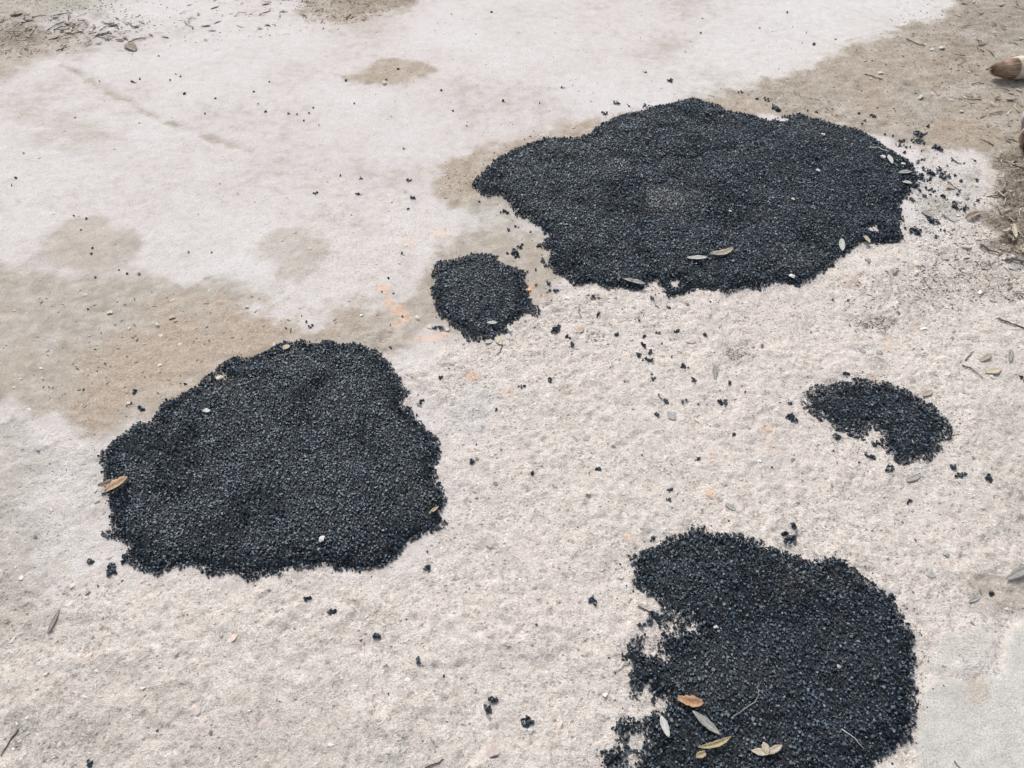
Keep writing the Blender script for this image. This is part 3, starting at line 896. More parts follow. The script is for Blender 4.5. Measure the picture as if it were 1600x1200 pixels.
for i, (u, v, r) in enumerate(CRUMBS):
    sc = mpp(u, v)
    R = r * sc * 1.12
    if r <= 4:
        num, shape = 1, 'single tiny black chip'
    elif r <= 6:
        num, shape = 4, 'small black asphalt crumb'
    elif r <= 9:
        num, shape = 9, 'knobbly black asphalt crumb'
    else:
        num, shape = 24, 'ragged black asphalt clump'
    a0, stretch = rng.uniform(0, math.pi), rng.uniform(0.45, 0.9)
    if num == 1:
        off = np.zeros((1, 2))
        sz = np.array([max(0.0026, R * 0.62)])
    else:
        off = np.clip(rng.normal(0, 0.40, (num, 2)), -0.8, 0.8) * R
        off[:, 1] *= stretch
        c_, s_ = math.cos(a0), math.sin(a0)
        off = off @ np.array([[c_, s_], [-s_, c_]])
        sz = np.clip(rng.normal(0.0048, 0.0009, num), 0.003, 0.007) * max(1.0, R / 0.020) ** 0.5
        off = off * min(1.0, 1.0)
    dims = np.stack([sz * rng.uniform(0.95, 1.3, num), sz * rng.uniform(0.75, 1.05, num), sz * rng.uniform(0.65, 0.95, num)], 1)
    lift = dims[:, 2] * 0.55 + np.where(rng.uniform(0, 1, num) < (0.3 if num > 5 else 0), 0.003, 0)
    hz_ = surface(cen[i, 0] + off[:, 0], cen[i, 1] + off[:, 1]) - zz[i]
    pos = np.stack([off[:, 0], off[:, 1], hz_ + lift], 1)
    me = stones_mesh('asphalt_crumb', pos, dims, np.full(num, 1.3), np.full(num, 0.0))
    kbest = max('ABCDE', key=lambda q_: pd[q_][i])
    dist = -pd[kbest][i]
    if CF['brown'][i] > 0.4:
        on = 'on leaf-littered soil'
    elif CF['dirt'][i] > 0.45:
        on = 'on tan dirt'
    elif CF['rough'][i] > 0.5:
        on = 'on rough pale concrete'
    else:
        on = 'on smooth pale concrete'
    where = ('close beside ' if dist < 0.12 else 'not far from ') + PNAME[kbest] if dist < 0.45 else 'far from any patch'
    lab = '%s %s, %s' % (shape, on, where)
    put('asphalt_crumb', me, M_ASPH, loc=(cen[i, 0], cen[i, 1], zz[i]), label=lab, cat='asphalt crumb', group=lab[:90])

# grains too small and too many to count
def scatter_px(n, f):
    out = []
    while len(out) < n:
        p = f()
        if p is not None:
            out.append(p)
    return np.array([gp(*p) for p in out])


def _near_patch():
    k = random.choice('AAAACDDDEEB')
    pts = PATCH_PX[k]
    u, v = random.choice(pts)
    rr = abs(random.gauss(0, 1)) * 22
    a = random.uniform(0, 2 * math.pi)
    return (u + rr * math.cos(a), v + 0.7 * rr * math.sin(a))


def _right_side():
    return (1428 + abs(random.gauss(0, 42)), random.gauss(300, 42))


def _top():
    return (random.uniform(560, 1330), random.uniform(20, 200))


def _below():
    return (random.gauss(1050, 160), random.gauss(540, 60))


P = np.concatenate([scatter_px(1250, _near_patch), scatter_px(330, _right_side), scatter_px(420, _top), scatter_px(300, _below),
                    scatter_px(110, lambda: (random.uniform(20, 1580), random.uniform(120, 1190)))])
hg = surface(P[:, 0], P[:, 1])
n = len(P)
sz = np.clip(np.abs(rng.normal(0.0014, 0.0006, n)), 0.0008, 0.003)
dims = np.stack([sz * 1.2, sz, sz * 0.8], 1)
put('asphalt_grit', stones_mesh('asphalt_grit', np.stack([P[:, 0], P[:, 1], hg + sz * 0.3], 1), dims, np.full(n, 1.3), np.full(n, 0.05)), M_ASPH,
    label='fine black asphalt grit strewn over the concrete around the patches', cat='grit', kind='stuff')

# worn concrete: proud flakes and aggregate showing in the rough part
P = np.stack([rng.uniform(-2.0, 2.2, 110000), rng.uniform(0.33, 3.3, 110000)], 1)
P = P[np.abs(P[:, 0]) < 0.62 + 0.52 * P[:, 1]]
CFg = fields(P[:, 0], P[:, 1])
pk = CFg['rough'] * (1 - CFg['panel']) + 0.55 * CFg['dirt'] + 0.4 * CFg['brown']
keep = rng.uniform(0, 1, len(P)) < np.clip(pk, 0, 1) * (0.35 + 0.4 * (noise(P[:, 0], P[:, 1], 0.12, 301) > 0))
for k in 'ABCDE':
    keep &= patch_sd(k, P[:, 0], P[:, 1]) < -0.004
P = P[keep]
Q = np.array([gp(*random.choice([(1430 + abs(random.gauss(0, 70)), random.gauss(345, 60)), (random.gauss(1500, 60), random.gauss(430, 30)), (random.gauss(1430, 50), random.gauss(460, 25)), (random.gauss(930, 90), random.gauss(505, 30))])) for _ in range(1500)])
qk = np.ones(len(Q), bool)
for k in 'ABCDE':
    qk &= patch_sd(k, Q[:, 0], Q[:, 1]) < -0.004
Q = Q[qk]
hg = np.concatenate([CFg['h'][keep], ground_h(Q[:, 0], Q[:, 1])])
nq = len(P)
P = np.concatenate([P, Q])
n = len(P)
sz = np.clip(np.exp(rng.normal(math.log(0.0017), 0.48, n)), 0.0008, 0.0085)
sz[nq:] *= 1.9
sz[:nq:45] = rng.uniform(0.004, 0.010, len(sz[:nq:45]))
dims = np.stack([sz * rng.uniform(1.0, 1.5, n), sz * rng.uniform(0.7, 1.0, n), np.minimum(sz * rng.uniform(0.4, 0.7, n), 0.0028)], 1)
put('concrete_grit', stones_mesh('concrete_grit', np.stack([P[:, 0], P[:, 1], hg - 0.0002], 1), dims, np.full(n, 0.35), None, None, np.full(n, True)), M_GRIT,
    label='pale grit and worn aggregate bedded in the rough concrete', cat='grit', kind='stuff')

# ------------------------------------------------------------------ pebbles
PEBS = [
    (172, 490, 5, 'cream', 'cream pebble alone on the grey dirt beside the tan stain'), (268, 496, 6, 'tan', 'rounded tan pebble on the far rim of the tan dirt stain'),
    (246, 508, 6, 'cream', 'oval cream pebble in the tan dirt stain'), (250, 571, 5, 'cream', 'small cream chip in the middle of the tan dirt stain'),
    (202, 631, 4, 'cream', 'tiny cream pebble next to a black crumb on the tan dirt'), (430, 543, 5, 'white', 'white chip on the far rim of the rounded triangular patch'),
    (449, 549, 7, 'tan', 'tan pebble stuck in the far rim of the rounded triangular patch'), (344, 592, 7, 'cream', 'flat cream stone in the slanting rim of the rounded triangular patch'),
    (327, 651, 6, 'white', 'bright white chip lying on the rounded triangular patch'), (506, 851, 6, 'white', 'white flake near the bare rim of the rounded triangular patch'),
    (386, 481, 4, 'cream', 'small cream pebble where pale concrete meets the dirt'), (202, 513, 4, 'cream', 'small pebble between the two larger pebbles and the grey dirt'),
    (1456, 80, 5, 'white', 'white pebble on the dirt near the cream-collared brush'), (1438, 153, 7, 'cream', 'larger cream pebble on the dirt beyond the oval patch'),
    (1502, 175, 4, 'cream', 'small cream pebble on the dirt near the dark bristled brush'), (1470, 78, 5, 'cream', 'cream pebble beside the white pebble on the dirt'),
    (1375, 116, 6, 'cream', 'half-buried cream pebble on the dirt slope'), (1487, 157, 4, 'white', 'small white pebble among litter on the dirt'),
    (672, 511, 6, 'cream', 'pale stone beside the rim of the small roundish patch'), (652, 498, 6, 'cream', 'knobbly cream stone near the orange marks'),
    (698, 515, 5, 'cream', 'little yellowish stone touching the small roundish patch'), (829, 1141, 6, 'white', 'white pebble beside an isolated asphalt clump'),
    (969, 901, 6, 'white', 'white chip beside the ragged side of the leaf-strewn patch'), (904, 515, 11, 'tan', 'cracked tan chip on the rough concrete below the small patch'),
    (1049, 650, 10, 'grey', 'flat grey stone in the middle of the rough concrete'), (1489, 879, 10, 'tan', 'flat tan stone on the concrete beyond the leaf-strewn patch'),
    (768, 1176, 13, 'pink', 'flat pinkish stone set in the concrete near the isolated clump'), (415, 1132, 13, 'pink', 'angular pinkish grey stone in the dusty foreground concrete'),
    (916, 683, 10, 'grey', 'low greyish stone beside the dusty brown smear'), (1080, 532, 10, 'pink', 'flat pinkish stone on rough concrete below the oval patch'),
    (1080, 977, 5, 'white', 'white elongated chip near the bay of the leaf-strewn patch'), (1117, 983, 4, 'white', 'small white chip on the leaf-strewn patch'),
    (1308, 1045, 5, 'grey', 'grey chip in the middle of the leaf-strewn patch'), (1284, 217, 4, 'white', 'white chip on the far part of the oval patch'),
    (1276, 272, 4, 'white', 'white chip in the middle of the oval patch'), (1376, 254, 5, 'white', 'white chip beside a short leaf on the oval patch'),
    (1408, 264, 4, 'white', 'white chip at the crumbling end of the oval patch'), (1237, 317, 4, 'cream', 'cream chip on the oval patch by the dusty ring'),
    (1139, 337, 3, 'white', 'small white chip on the near half of the oval patch'), (1236, 437, 6, 'white', 'white chip on the near rim of the oval patch'),
    (1372, 550, 8, 'grey', 'grey stone half sunk in the concrete near dark grit'), (1480, 405, 5, 'grey', 'small grey stone at the edge of the leaf litter'),
    (1346, 548, 9, 'grey', 'grey angular chip in the rough concrete between two patches'), (1205, 905, 0, 'white', ''),
    (826, 455, 5, 'orange', 'orange pebble touching the small roundish patch'), (1510, 312, 6, 'grey', 'smooth grey pebble among crumbs by the leaf litter'),
    (1509, 405, 6, 'white', 'white stone by the leaf litter edge'), (1572, 405, 6, 'cream', 'pale stone in the leaf litter'), (1584, 418, 9, 'grey', 'broken grey stone at the near end of the litter'),
    (601, 132, 6, 'cream', 'pale chip on the lone tan stain'), (1355, 408, 6, 'grey', 'grey chip just off the near rim of the oval patch'), (1478, 866, 6, 'grey', 'slim grey chip on the concrete beyond the flat tan stone'),
    (1455, 897, 9, 'grey', 'long grey stone set flush in the concrete'), (1120, 1098, 0, 'white', ''), (1396, 424, 7, 'grey', 'tilted grey sliver near the oval patch'), (1432, 411, 10, 'cream', 'low cream lump of concrete near the oval patch'),
]
PEB_T = stone_templates(8, 77, 16)
for (u, v, r, c, lab) in PEBS:
    if r == 0:
        continue
    x, y = gp(u, v)
    z = float(surface(x, y)[0])
    s = r * mpp(u, v)
    V, T = random.choice(PEB_T)
    flat = 0.45 if r < 9 else 0.22
    W = V * np.array([s * random.uniform(0.95, 1.15), s * random.uniform(0.75, 0.95), s * flat])
    me = np_mesh('pebble', W, T)
    put('pebble', me, M_PEB[c], loc=(x, y, z + s * flat * (0.45 if r < 9 else 0.05)), rotz=random.uniform(0, 6.28), label=lab, cat='pebble', group='loose stones on the ground')

# ------------------------------------------------------------------ leaves
def leaf_mesh(L, W, curl=0.12, fold=0.25, bend=0.0, seg=9, tip=0.75, wav=0.0):
    """a thin closed blade along x, centred on the origin, lying on z = 0"""
    prof = [(-1, 0.0), (-0.5, 0.3), (0, 0.0), (0.5, 0.3), (1, 0.0)]
    top = []
    ph = random.uniform(0, 6)
    for i in range(seg + 1):
        t = i / seg
        w = W * 0.5 * max(0.03, math.sin(math.pi * (0.04 + 0.94 * t)) ** tip) * random.uniform(0.84, 1.12)
        x = (t - 0.5) * L
        yb = bend * L * (t - 0.5) ** 2 * 4
        zc = curl * L * (2 * t - 1) ** 2 * 0.5
        for (a, _) in prof:
            zf = fold * w * abs(a) + wav * W * math.sin(7 * t + ph + 2 * a)
            top.append((x, yb + a * w, zc + zf))
    top = np.array(top)
    top[:, 2] -= np.quantile(top[:, 2], 0.15)
    th = 0.0005
    bot = top.copy()
    bot[:, 2] -= th
    n = len(top)
    F_ = []
    for i in range(seg):
        for j in range(4):
            a, b, c_, d_ = i * 5 + j, (i + 1) * 5 + j, (i + 1) * 5 + j + 1, i * 5 + j + 1
            F_.append((a, b, c_, d_))
            F_.append((a + n, d_ + n, c_ + n, b + n))
    rim = [i * 5 for i in range(seg + 1)] + [seg * 5 + j for j in range(1, 5)] + [i * 5 + 4 for i in range(seg - 1, -1, -1)] + [j for j in range(3, 0, -1)]
    for a, b in zip(rim, rim[1:] + rim[:1]):
        F_.append((b, a, a + n, b + n))
    return np_mesh('leaf', np.concatenate([top, bot]), np.array(F_), True)


def leaf_px(p0, p1, wpx, colr, label, curl=0.10, fold=0.3, bend=0.0, lift=0.0, group=None, wav=0.0, tip=0.75, parent=None):
    a, b = np.array(gp(*p0)), np.array(gp(*p1))
    L = np.linalg.norm(b - a)
    du, dv = p1[0] - p0[0], p1[1] - p0[1]
    ln = math.hypot(du, dv)
    nu, nv = -dv / ln * wpx / 2, du / ln * wpx / 2
    m = ((p0[0] + p1[0]) / 2, (p0[1] + p1[1]) / 2)
    W = np.linalg.norm(np.array(gp(m[0] + nu, m[1] + nv)) - np.array(gp(m[0] - nu, m[1] - nv)))
    W = min(W, L * 0.6)
    c = (a + b) / 2
    z = float(np.max(surface(np.array([c[0], (a[0] + c[0]) / 2, (b[0] + c[0]) / 2]), np.array([c[1], (a[1] + c[1]) / 2, (b[1] + c[1]) / 2]))))
    if float(ground_h(c[0], c[1])[0]) < z - 0.004:
        lift += 0.0022
    me = leaf_mesh(L, W, curl, fold, bend, tip=tip, wav=wav)
    return put('dry_leaf', me, LEAF[colr], loc=(c[0], c[1], z + 0.0012 + lift), rotz=math.atan2(b[1] - a[1], b[0] - a[0]),
               label=label, cat='leaf', group=group or 'fallen leaves on and around the patches')


leaf_px((1056, 1099), (1096, 1107), 17, 'orange', 'crumpled orange brown leaf on the leaf-strewn asphalt patch', 0.18, 0.9, 0.06, wav=0.12, tip=0.55)
leaf_px((1079, 1118), (1122, 1155), 13, 'grey', 'long narrow grey leaf with a pale rim on the leaf-strewn asphalt patch', 0.06, 0.25)
leaf_px((1031, 1124), (1043, 1157), 12, 'pale', 'smaller pale grey leaf near the ragged side of the leaf-strewn patch', 0.05, 0.2)
leaf_px((1088, 1179), (1140, 1162), 10, 'olive', 'folded olive tan leaf slanting across the leaf-strewn patch', 0.10, 1.0, 0.08)
leaf_px((1084, 1189), (1099, 1183), 11, 'olive', 'small curled olive tan scrap beside the folded leaf', 0.3, 0.8, tip=0.5)
# the three-pointed leaf: one blade with two side lobes
cx_, cy_ = gp(1196, 1182)
tz = float(surface(cx_, cy_)[0]) + 0.001
tri = put('three_pointed_leaf', None, None, loc=(cx_, cy_, tz), label='three-pointed straw coloured leaf on the leaf-strewn asphalt patch', cat='leaf', group='fallen leaves on and around the patches')
for (eu, ev, wd) in ((1171, 1178, 0.011), (1189, 1165, 0.012), (1217, 1170, 0.011)):
    ex, ey = gp(eu, ev)
    dx, dy = ex - cx_, ey - cy_
    L = math.hypot(dx, dy)
    put('lobe', leaf_mesh(L * 1.1, wd, 0.12, 0.4), LEAF['straw'], tri, loc=(dx * 0.48, dy * 0.48, 0.0006 * wd * 100), rotz=math.atan2(dy, dx))
leaf_px((171, 778), (206, 755), 12, 'tan', 'curled light tan leaf on the rim of the rounded triangular patch', 0.14, 1.0, 0.05, 0.003)
leaf_px((158, 768), (185, 758), 9, 'brown', 'shrivelled darker leaf tucked behind the curled tan leaf', 0.2, 0.9, 0.1, 0.001)
leaf_px((671, 808), (686, 797), 5, 'olive', 'thin olive leaf on the bulging side of the rounded triangular patch', 0.1, 0.5)
leaf_px((1072, 412), (1104, 411), 6, 'pale', 'slim whitish leaf on the near half of the oval patch', 0.05, 0.5, 0.04)
leaf_px((1110, 410), (1145, 401), 8, 'straw', 'bent straw leaf next to the slim whitish leaf on the oval patch', 0.12, 0.5, 0.12)
leaf_px((1313, 379), (1314, 398), 10, 'pale', 'oval pale leaf on the near rim of the oval patch', 0.05, 0.3)
leaf_px((975, 442), (1008, 450), 6, 'grey', 'thin grey leaf along the near rim of the oval patch', 0.05, 0.5)
leaf_px((1384, 252), (1390, 266), 6, 'pale', 'short pale leaf on the end of the oval patch', 0.05, 0.4)
leaf_px((1400, 279), (1421, 277), 5, 'grey', 'flat grey leaf under crumbs at the end of the oval patch', 0.05, 0.4)
leaf_px((1406, 294), (1421, 296), 4, 'pale', 'little pale leaf below the flat grey leaf on the oval patch', 0.05, 0.4)
leaf_px((1347, 374), (1357, 386), 5, 'straw', 'straw leaf at the notch of the oval patch', 0.1, 0.5)
leaf_px((761, 512), (777, 512), 5, 'pale', 'pale sliver lying on the small roundish patch', 0.05, 0.4)
leaf_px((793, 512), (798, 523), 5, 'pale', 'pale leaf at the rim of the small roundish patch', 0.1, 0.4)
leaf_px((774, 529), (784, 540), 8, 'straw', 'straw leaf lying just off the small roundish patch', 0.1, 0.4)
leaf_px((758, 537), (770, 534), 5, 'pale', 'little pale leaf at the near end of the small roundish patch', 0.1, 0.4)
leaf_px((1116, 572), (1117, 596), 8, 'grey', 'upright grey leaf alone on the rough concrete', 0.05, 0.3)
leaf_px((1580, 546), (1578, 566), 8, 'grey', 'grey leaf beside twigs on the rough concrete', 0.05, 0.5)
leaf_px((1541, 581), (1565, 576), 10, 'straw', 'broad straw leaf below the twigs on the rough concrete', 0.06, 0.3)
leaf_px((1531, 565), (1549, 553), 8, 'straw', 'narrower straw leaf among the twigs on the rough concrete', 0.06, 0.3)
leaf_px((1416, 752), (1439, 742), 10, 'grey', 'grey leaf on the concrete below the small hooked patch', 0.05, 0.3)
leaf_px((1441, 620), (1456, 612), 9, 'straw', 'pale leaf touching the far rim of the small hooked patch', 0.05, 0.3)
leaf_px((1133, 788), (1150, 799), 7, 'grey', 'grey sliver of leaf on concrete beyond the leaf-strewn patch', 0.05, 0.3)
leaf_px((1569, 909), (1612, 886), 14, 'grey', 'large grey leaf on the tan dirt near the smooth concrete slab', 0.10, 0.35)
leaf_px((1513, 941), (1530, 934), 7, 'grey', 'small grey leaf on the tan dirt near the smooth concrete slab', 0.2, 0.5)
leaf_px((93, 951), (74, 990), 6, 'litter', 'slim pinkish grey sliver on bare concrete near the rounded triangular patch', 0.03, 0.4)
leaf_px((1509, 343), (1530, 334), 8, 'brown', 'boat-shaped brown leaf at the edge of the leaf litter', 0.1, 0.9)
leaf_px((1580, 357), (1583, 380), 7, 'straw', 'light straw leaf standing out of the leaf litter', 0.1, 0.4, lift=0.006)
leaf_px((1440, 329), (1457, 338), 5, 'grey', 'grey leaf near crumbs at the end of the oval patch', 0.1, 0.4)
leaf_px((1475, 293), (1490, 299), 8, 'straw', 'pale straw leaf among crumbs near the leaf litter', 0.05, 0.3)
leaf_px((197, 68), (212, 80), 9, 'brown', 'isolated brown leaf scrap on pale concrete near the leaf litter', 0.04, 0.5)


def inpoly(pts, u, v):
    ins = False
    for (a, b), (c_, d_) in zip(pts, pts[1:] + pts[:1]):
        if (b > v) != (d_ > v) and u < (c_ - a) * (v - b) / (d_ - b) + a:
            ins = not ins
    return ins


LCOL = {'brown': 'dark brown', 'litter': 'weathered grey-brown', 'tan': 'light tan', 'straw': 'pale straw'}


def litter(n, pts, lens, cols, label, group, lift=0.0):
    us, vs = [p[0] for p in pts], [p[1] for p in pts]
    k = 0
    while k < n:
        u, v = random.uniform(min(us), max(us)), random.uniform(min(vs), max(vs))
        if not inpoly(pts, u, v):
            continue
        x, y = gp(u, v)
        if any(sdist(PATCH[q], np.array([x]), np.array([y]), 0.1)[0] > -0.01 for q in 'AE'):
            continue
        L = random.uniform(*lens)
        cname = random.choice(cols)
        wide = random.uniform(0.12, 0.32)
        me = leaf_mesh(L, L * wide, random.uniform(0.05, 0.3), random.uniform(0.3, 1.0), random.uniform(-0.12, 0.12), seg=6)
        o = put('dry_leaf', me, LEAF[cname], loc=(x, y, float(surface(x, y)[0]) + 0.001 + random.uniform(0, lift)), rotz=random.uniform(0, 6.28),
                label='%s %s %s' % ('longer' if L > sum(lens) / 2 else 'short', ('slender ' if wide < 0.2 else 'broad ') + LCOL[cname], label), cat='leaf', group=group)
        o.rotation_euler[0] = random.uniform(-0.25, 0.25)
        k += 1


RIGHT = [(1552, 300), (1560, 240), (1640, 220), (1660, 420), (1590, 420), (1560, 395)]
litter(84, RIGHT, (0.018, 0.042), ['brown', 'brown', 'litter', 'brown', 'straw', 'litter'], 'leaf in the dense litter beside the oval patch', 'leaves of the dense litter', 0.012)
litter(52, [(1490, -20), (1640, -20), (1640, 230), (1545, 230), (1500, 150)], (0.02, 0.05), ['brown', 'litter', 'litter', 'straw', 'brown'], 'leaf scattered on the dirt round the two brushes', 'leaves on the dirt by the brushes', 0.003)
litter(22, [(1500, 380), (1600, 390), (1610, 470), (1540, 480)], (0.015, 0.035), ['brown', 'litter', 'straw'], 'leaf bit on concrete below the dense litter', 'leaf bits below the dense litter', 0.001)
litter(84, [(-30, 30), (30, 20), (110, 22), (250, 35), (230, 62), (110, 72), (40, 80), (-30, 85)], (0.02, 0.05), ['brown', 'litter', 'litter', 'litter'], 'leaf in the drift of litter on pale concrete', 'leaves of the drift on pale concrete', 0.006)
litter(44, [(230, -10), (620, -10), (560, 30), (420, 50), (250, 60)], (0.018, 0.045), ['brown', 'litter', 'litter', 'litter'], 'leaf strewn between the drift and the tan stain', 'leaves strewn between drift and tan stain', 0.002)

# ------------------------------------------------------------------ twigs, stems and stalks
def twig_mesh(pts, r0, r1, sides=5):
    P_ = [Vector(p) for p in pts]
    V_, F_ = [], []
    n = len(P_)
    for i, p in enumerate(P_):
        t = (P_[min(i + 1, n - 1)] - P_[max(i - 1, 0)]).normalized()
        a = t.cross(Vector((0, 0, 1))).normalized()
        b = a.cross(t)
        r = r0 + (r1 - r0) * i / (n - 1)
        for j in range(sides):
            w = 2 * math.pi * j / sides
            V_.append(tuple(p + a * (r * math.cos(w)) + b * (r * math.sin(w))))
    for i in range(n - 1):
        for j in range(sides):
            k = (j + 1) % sides
            F_ += [(i * sides + j, i * sides + k, (i + 1) * sides + k), (i * sides + j, (i + 1) * sides + k, (i + 1) * sides + j)]
    for j in range(1, sides - 1):
        F_ += [(0, j + 1, j), ((n - 1) * sides, (n - 1) * sides + j, (n - 1) * sides + j + 1)]
    return np_mesh('twig', np.array(V_), np.array(F_), True)


def twig_px(pts, r, mat, label, name='twig', cat='twig', group='twigs and stems on the ground'):
    g = [gp(*p) for p in pts]
    fine_ = []
    for a, b in zip(g[:-1], g[1:]):
        for t in (0, 0.33, 0.66):
            fine_.append((a[0] + (b[0] - a[0]) * t, a[1] + (b[1] - a[1]) * t))
    fine_.append(g[-1])
    A = np.array(fine_)
    A[1:-1] += rng.normal(0, r * 0.7, A[1:-1].shape)
    z = surface(A[:, 0], A[:, 1])
    z = 0.5 * z + 0.5 * np.max(z)
    c = A.mean(0)
    z0 = float(z.min())
    me = twig_mesh([(x - c[0], y - c[1], zz_ - z0 + r) for (x, y), zz_ in zip(A, z)], r, r * 0.55)
    return put(name, me, mat, loc=(c[0], c[1], z0), label=label, cat=cat, group=group)


twig_px([(1142, 1125), (1160, 1114), (1176, 1103), (1182, 1092), (1179, 1079)], 0.0011, M_STEM, 'hooked grey green stem lying on the leaf-strewn patch', 'stem', 'stem')
twig_px([(1310, 1144), (1330, 1160), (1346, 1174)], 0.0008, M_STALK, 'thin white stalk on the leaf-strewn patch', 'stalk', 'stalk')
twig_px([(1355, 240), (1370, 240), (1385, 247)], 0.0020, M_STALK, 'pale curved stalk on the end of the oval patch', 'stalk', 'stalk')
twig_px([(997, 948), (1010, 955), (1027, 966)], 0.0019, M_TWIG, 'dark twig in the bay of the leaf-strewn patch')
twig_px([(983, 1032), (970, 1043), (957, 1051)], 0.0018, M_STALK, 'pale stalk at the ragged side of the leaf-strewn patch', 'stalk', 'stalk')
twig_px([(1509, 562), (1516, 553), (1523, 547)], 0.0020, M_TWIG, 'short twig above the straw leaves on rough concrete')
twig_px([(1503, 571), (1518, 576), (1536, 591)], 0.0019, M_TWIG, 'bent dark twig beside the straw leaves on rough concrete')
twig_px([(1559, 497), (1580, 506), (1606, 518)], 0.0026, M_TWIG, 'long dark twig alone on concrete below the dense litter')
twig_px([(1486, 247), (1493, 254), (1502, 257)], 0.0022, M_TWIG, 'brown twig on white concrete near the dirt edge')
twig_px([(1479, 287), (1488, 295), (1498, 301)], 0.0020, M_TWIG, 'slim twig among crumbs near the leaf litter')
twig_px([(1471, 336), (1480, 342), (1491, 349)], 0.0024, M_TWIG, 'twig below the crumbs at the end of the oval patch')
twig_px([(1531, 385), (1545, 393), (1560, 398)], 0.0035, M_TWIG, 'thick dark twig along the near edge of the dense litter')
twig_px([(1570, 406), (1590, 410), (1620, 416)], 0.0050, M_TWIG, 'stout brown stick at the near end of the dense litter')
twig_px([(664, 1201), (680, 1194), (693, 1187)], 0.0015, M_TWIG, 'dark twig on the dusty foreground concrete between two patches')
twig_px([(29, 1140), (16, 1160), (2, 1182)], 0.0016, M_TWIG, 'dark twig among dusty grit on the foreground concrete')
twig_px([(1489, 1191), (1500, 1203)], 0.0014, M_TWIG, 'short dark twig on the smooth concrete slab')
twig_px([(786, 540), (782, 548), (776, 554)], 0.0016, M_TWIG, 'small forked-off twig just below the small roundish patch')
twig_px([(905, 480), (904, 489), (908, 496)], 0.0012, M_TWIG, 'tiny upright twig on rough concrete by the small patch')
twig_px([(1029, 619), (1036, 625), (1042, 629)], 0.0013, M_TWIG, 'tiny twig joining two black crumbs on rough concrete')
twig_px([(1415, 62), (1432, 70), (1445, 74)], 0.0022, M_TWIG, 'thin twig at the edge of dirt and white concrete')
twig_px([(1350, 118), (1362, 121), (1378, 127)], 0.0022, M_TWIG, 'thin twig on the dirt beyond the oval patch')


def twigs(n, pts, lens, label, group):
    us, vs = [p[0] for p in pts], [p[1] for p in pts]
    k = 0
    while k < n:
        u, v = random.uniform(min(us), max(us)), random.uniform(min(vs), max(vs))
        if not inpoly(pts, u, v):
            continue
        x, y = gp(u, v)
        L, a = random.uniform(*lens), random.uniform(0, math.pi)
        bx_, by_ = random.gauss(0, 0.12) * L, 0
        pts3 = [(-L / 2 * math.cos(a), -L / 2 * math.sin(a), 0.002), (bx_ * -math.sin(a), bx_ * math.cos(a), 0.003 + random.uniform(0, 0.003)), (L / 2 * math.cos(a), L / 2 * math.sin(a), 0.002)]
        r = random.uniform(0.0012, 0.0024)
        tm, tn = random.choice([(M_TWIG, 'dark'), (M_TWIG, 'dark'), (M_STALK, 'pale')])
        put('twig', twig_mesh(pts3, r, r * 0.6, 4), tm, loc=(x, y, float(surface(x, y)[0]) + 0.0005), label='%s %s %s' % ('longer' if L > sum(lens) / 2 else 'short', tn, label), cat='twig', group=group)
        k += 1


twigs(46, RIGHT, (0.03, 0.09), 'twig in the dense litter beside the oval patch', 'twigs of the dense litter')
twigs(44, [(1500, -10), (1640, -10), (1640, 230), (1540, 230), (1490, 130)], (0.02, 0.07), 'twig scattered on the dirt round the two brushes', 'twigs on the dirt by the brushes')
twigs(30, [(-20, 30), (110, 22), (300, 35), (230, 70), (60, 85), (-20, 85)], (0.03, 0.08), 'twig in the drift of litter on pale concrete', 'twigs of the drift on pale concrete')
twigs(18, [(230, -10), (640, -10), (560, 34), (250, 60)], (0.03, 0.07), 'twig strewn between the drift and the distant tan stain', 'twigs between drift and tan stain')

# crumbled bits of litter, far too many to count
def bits(n, pts, wd):
    out = []
    us, vs = [p[0] for p in pts], [p[1] for p in pts]
    while len(out) < n:
        u, v = random.uniform(min(us), max(us)), random.uniform(min(vs), max(vs))
        if inpoly(pts, u, v):
            out.append(gp(u, v))
    return out


B = bits(1300, RIGHT, 0) + bits(900, [(1400, -20), (1640, -20), (1640, 240), (1545, 240), (1450, 130), (1380, 80)], 0) + bits(1100, [(-20, -10), (160, -10), (260, 40), (100, 80), (-20, 100)], 0) + bits(300, [(150, 0), (640, 0), (560, 45), (300, 70), (180, 90)], 0) \
    + bits(650, [(440, -10), (680, -10), (560, 40), (480, 36)], 0) + bits(520, [(1440, 390), (1620, 400), (1620, 470), (1420, 470)], 0) + bits(260, [(1450, 305), (1550, 300), (1560, 400), (1450, 390)], 0) + bits(120, [(1300, 430), (1450, 440), (1440, 500), (1330, 520)], 0) + bits(420, [(1120, 150), (1260, 115), (1400, 50), (1500, 40), (1540, 230), (1440, 215), (1330, 195)], 0) + bits(160, [(60, 450), (380, 460), (560, 500), (400, 545), (200, 650), (60, 620)], 0) + bits(70, [(690, 250), (850, 205), (790, 240), (740, 290), (690, 320)], 0) + bits(60, ell(1370, 505, 26, 12), 0) + bits(50, ell(1150, 550, 16, 12), 0)
B = np.array(B)
n = len(B)
sz = rng.uniform(0.0015, 0.0042, n)
dims = np.stack([sz * rng.uniform(1.0, 3.0, n), sz * 0.6, sz * 0.35], 1)
hg = surface(B[:, 0], B[:, 1])
m_, nt_, b_ = new_mat('crumbled_litter')
N_ = NT(nt_)
nt_.links.new(N_.ramp(N_.island(), [(0.0, (0.045, 0.036, 0.028)), (0.35, (0.12, 0.095, 0.07)), (0.7, (0.25, 0.21, 0.16)), (1.0, (0.45, 0.40, 0.33))]), b_.inputs['Base Color'])
b_.inputs['Roughness'].default_value = 0.9
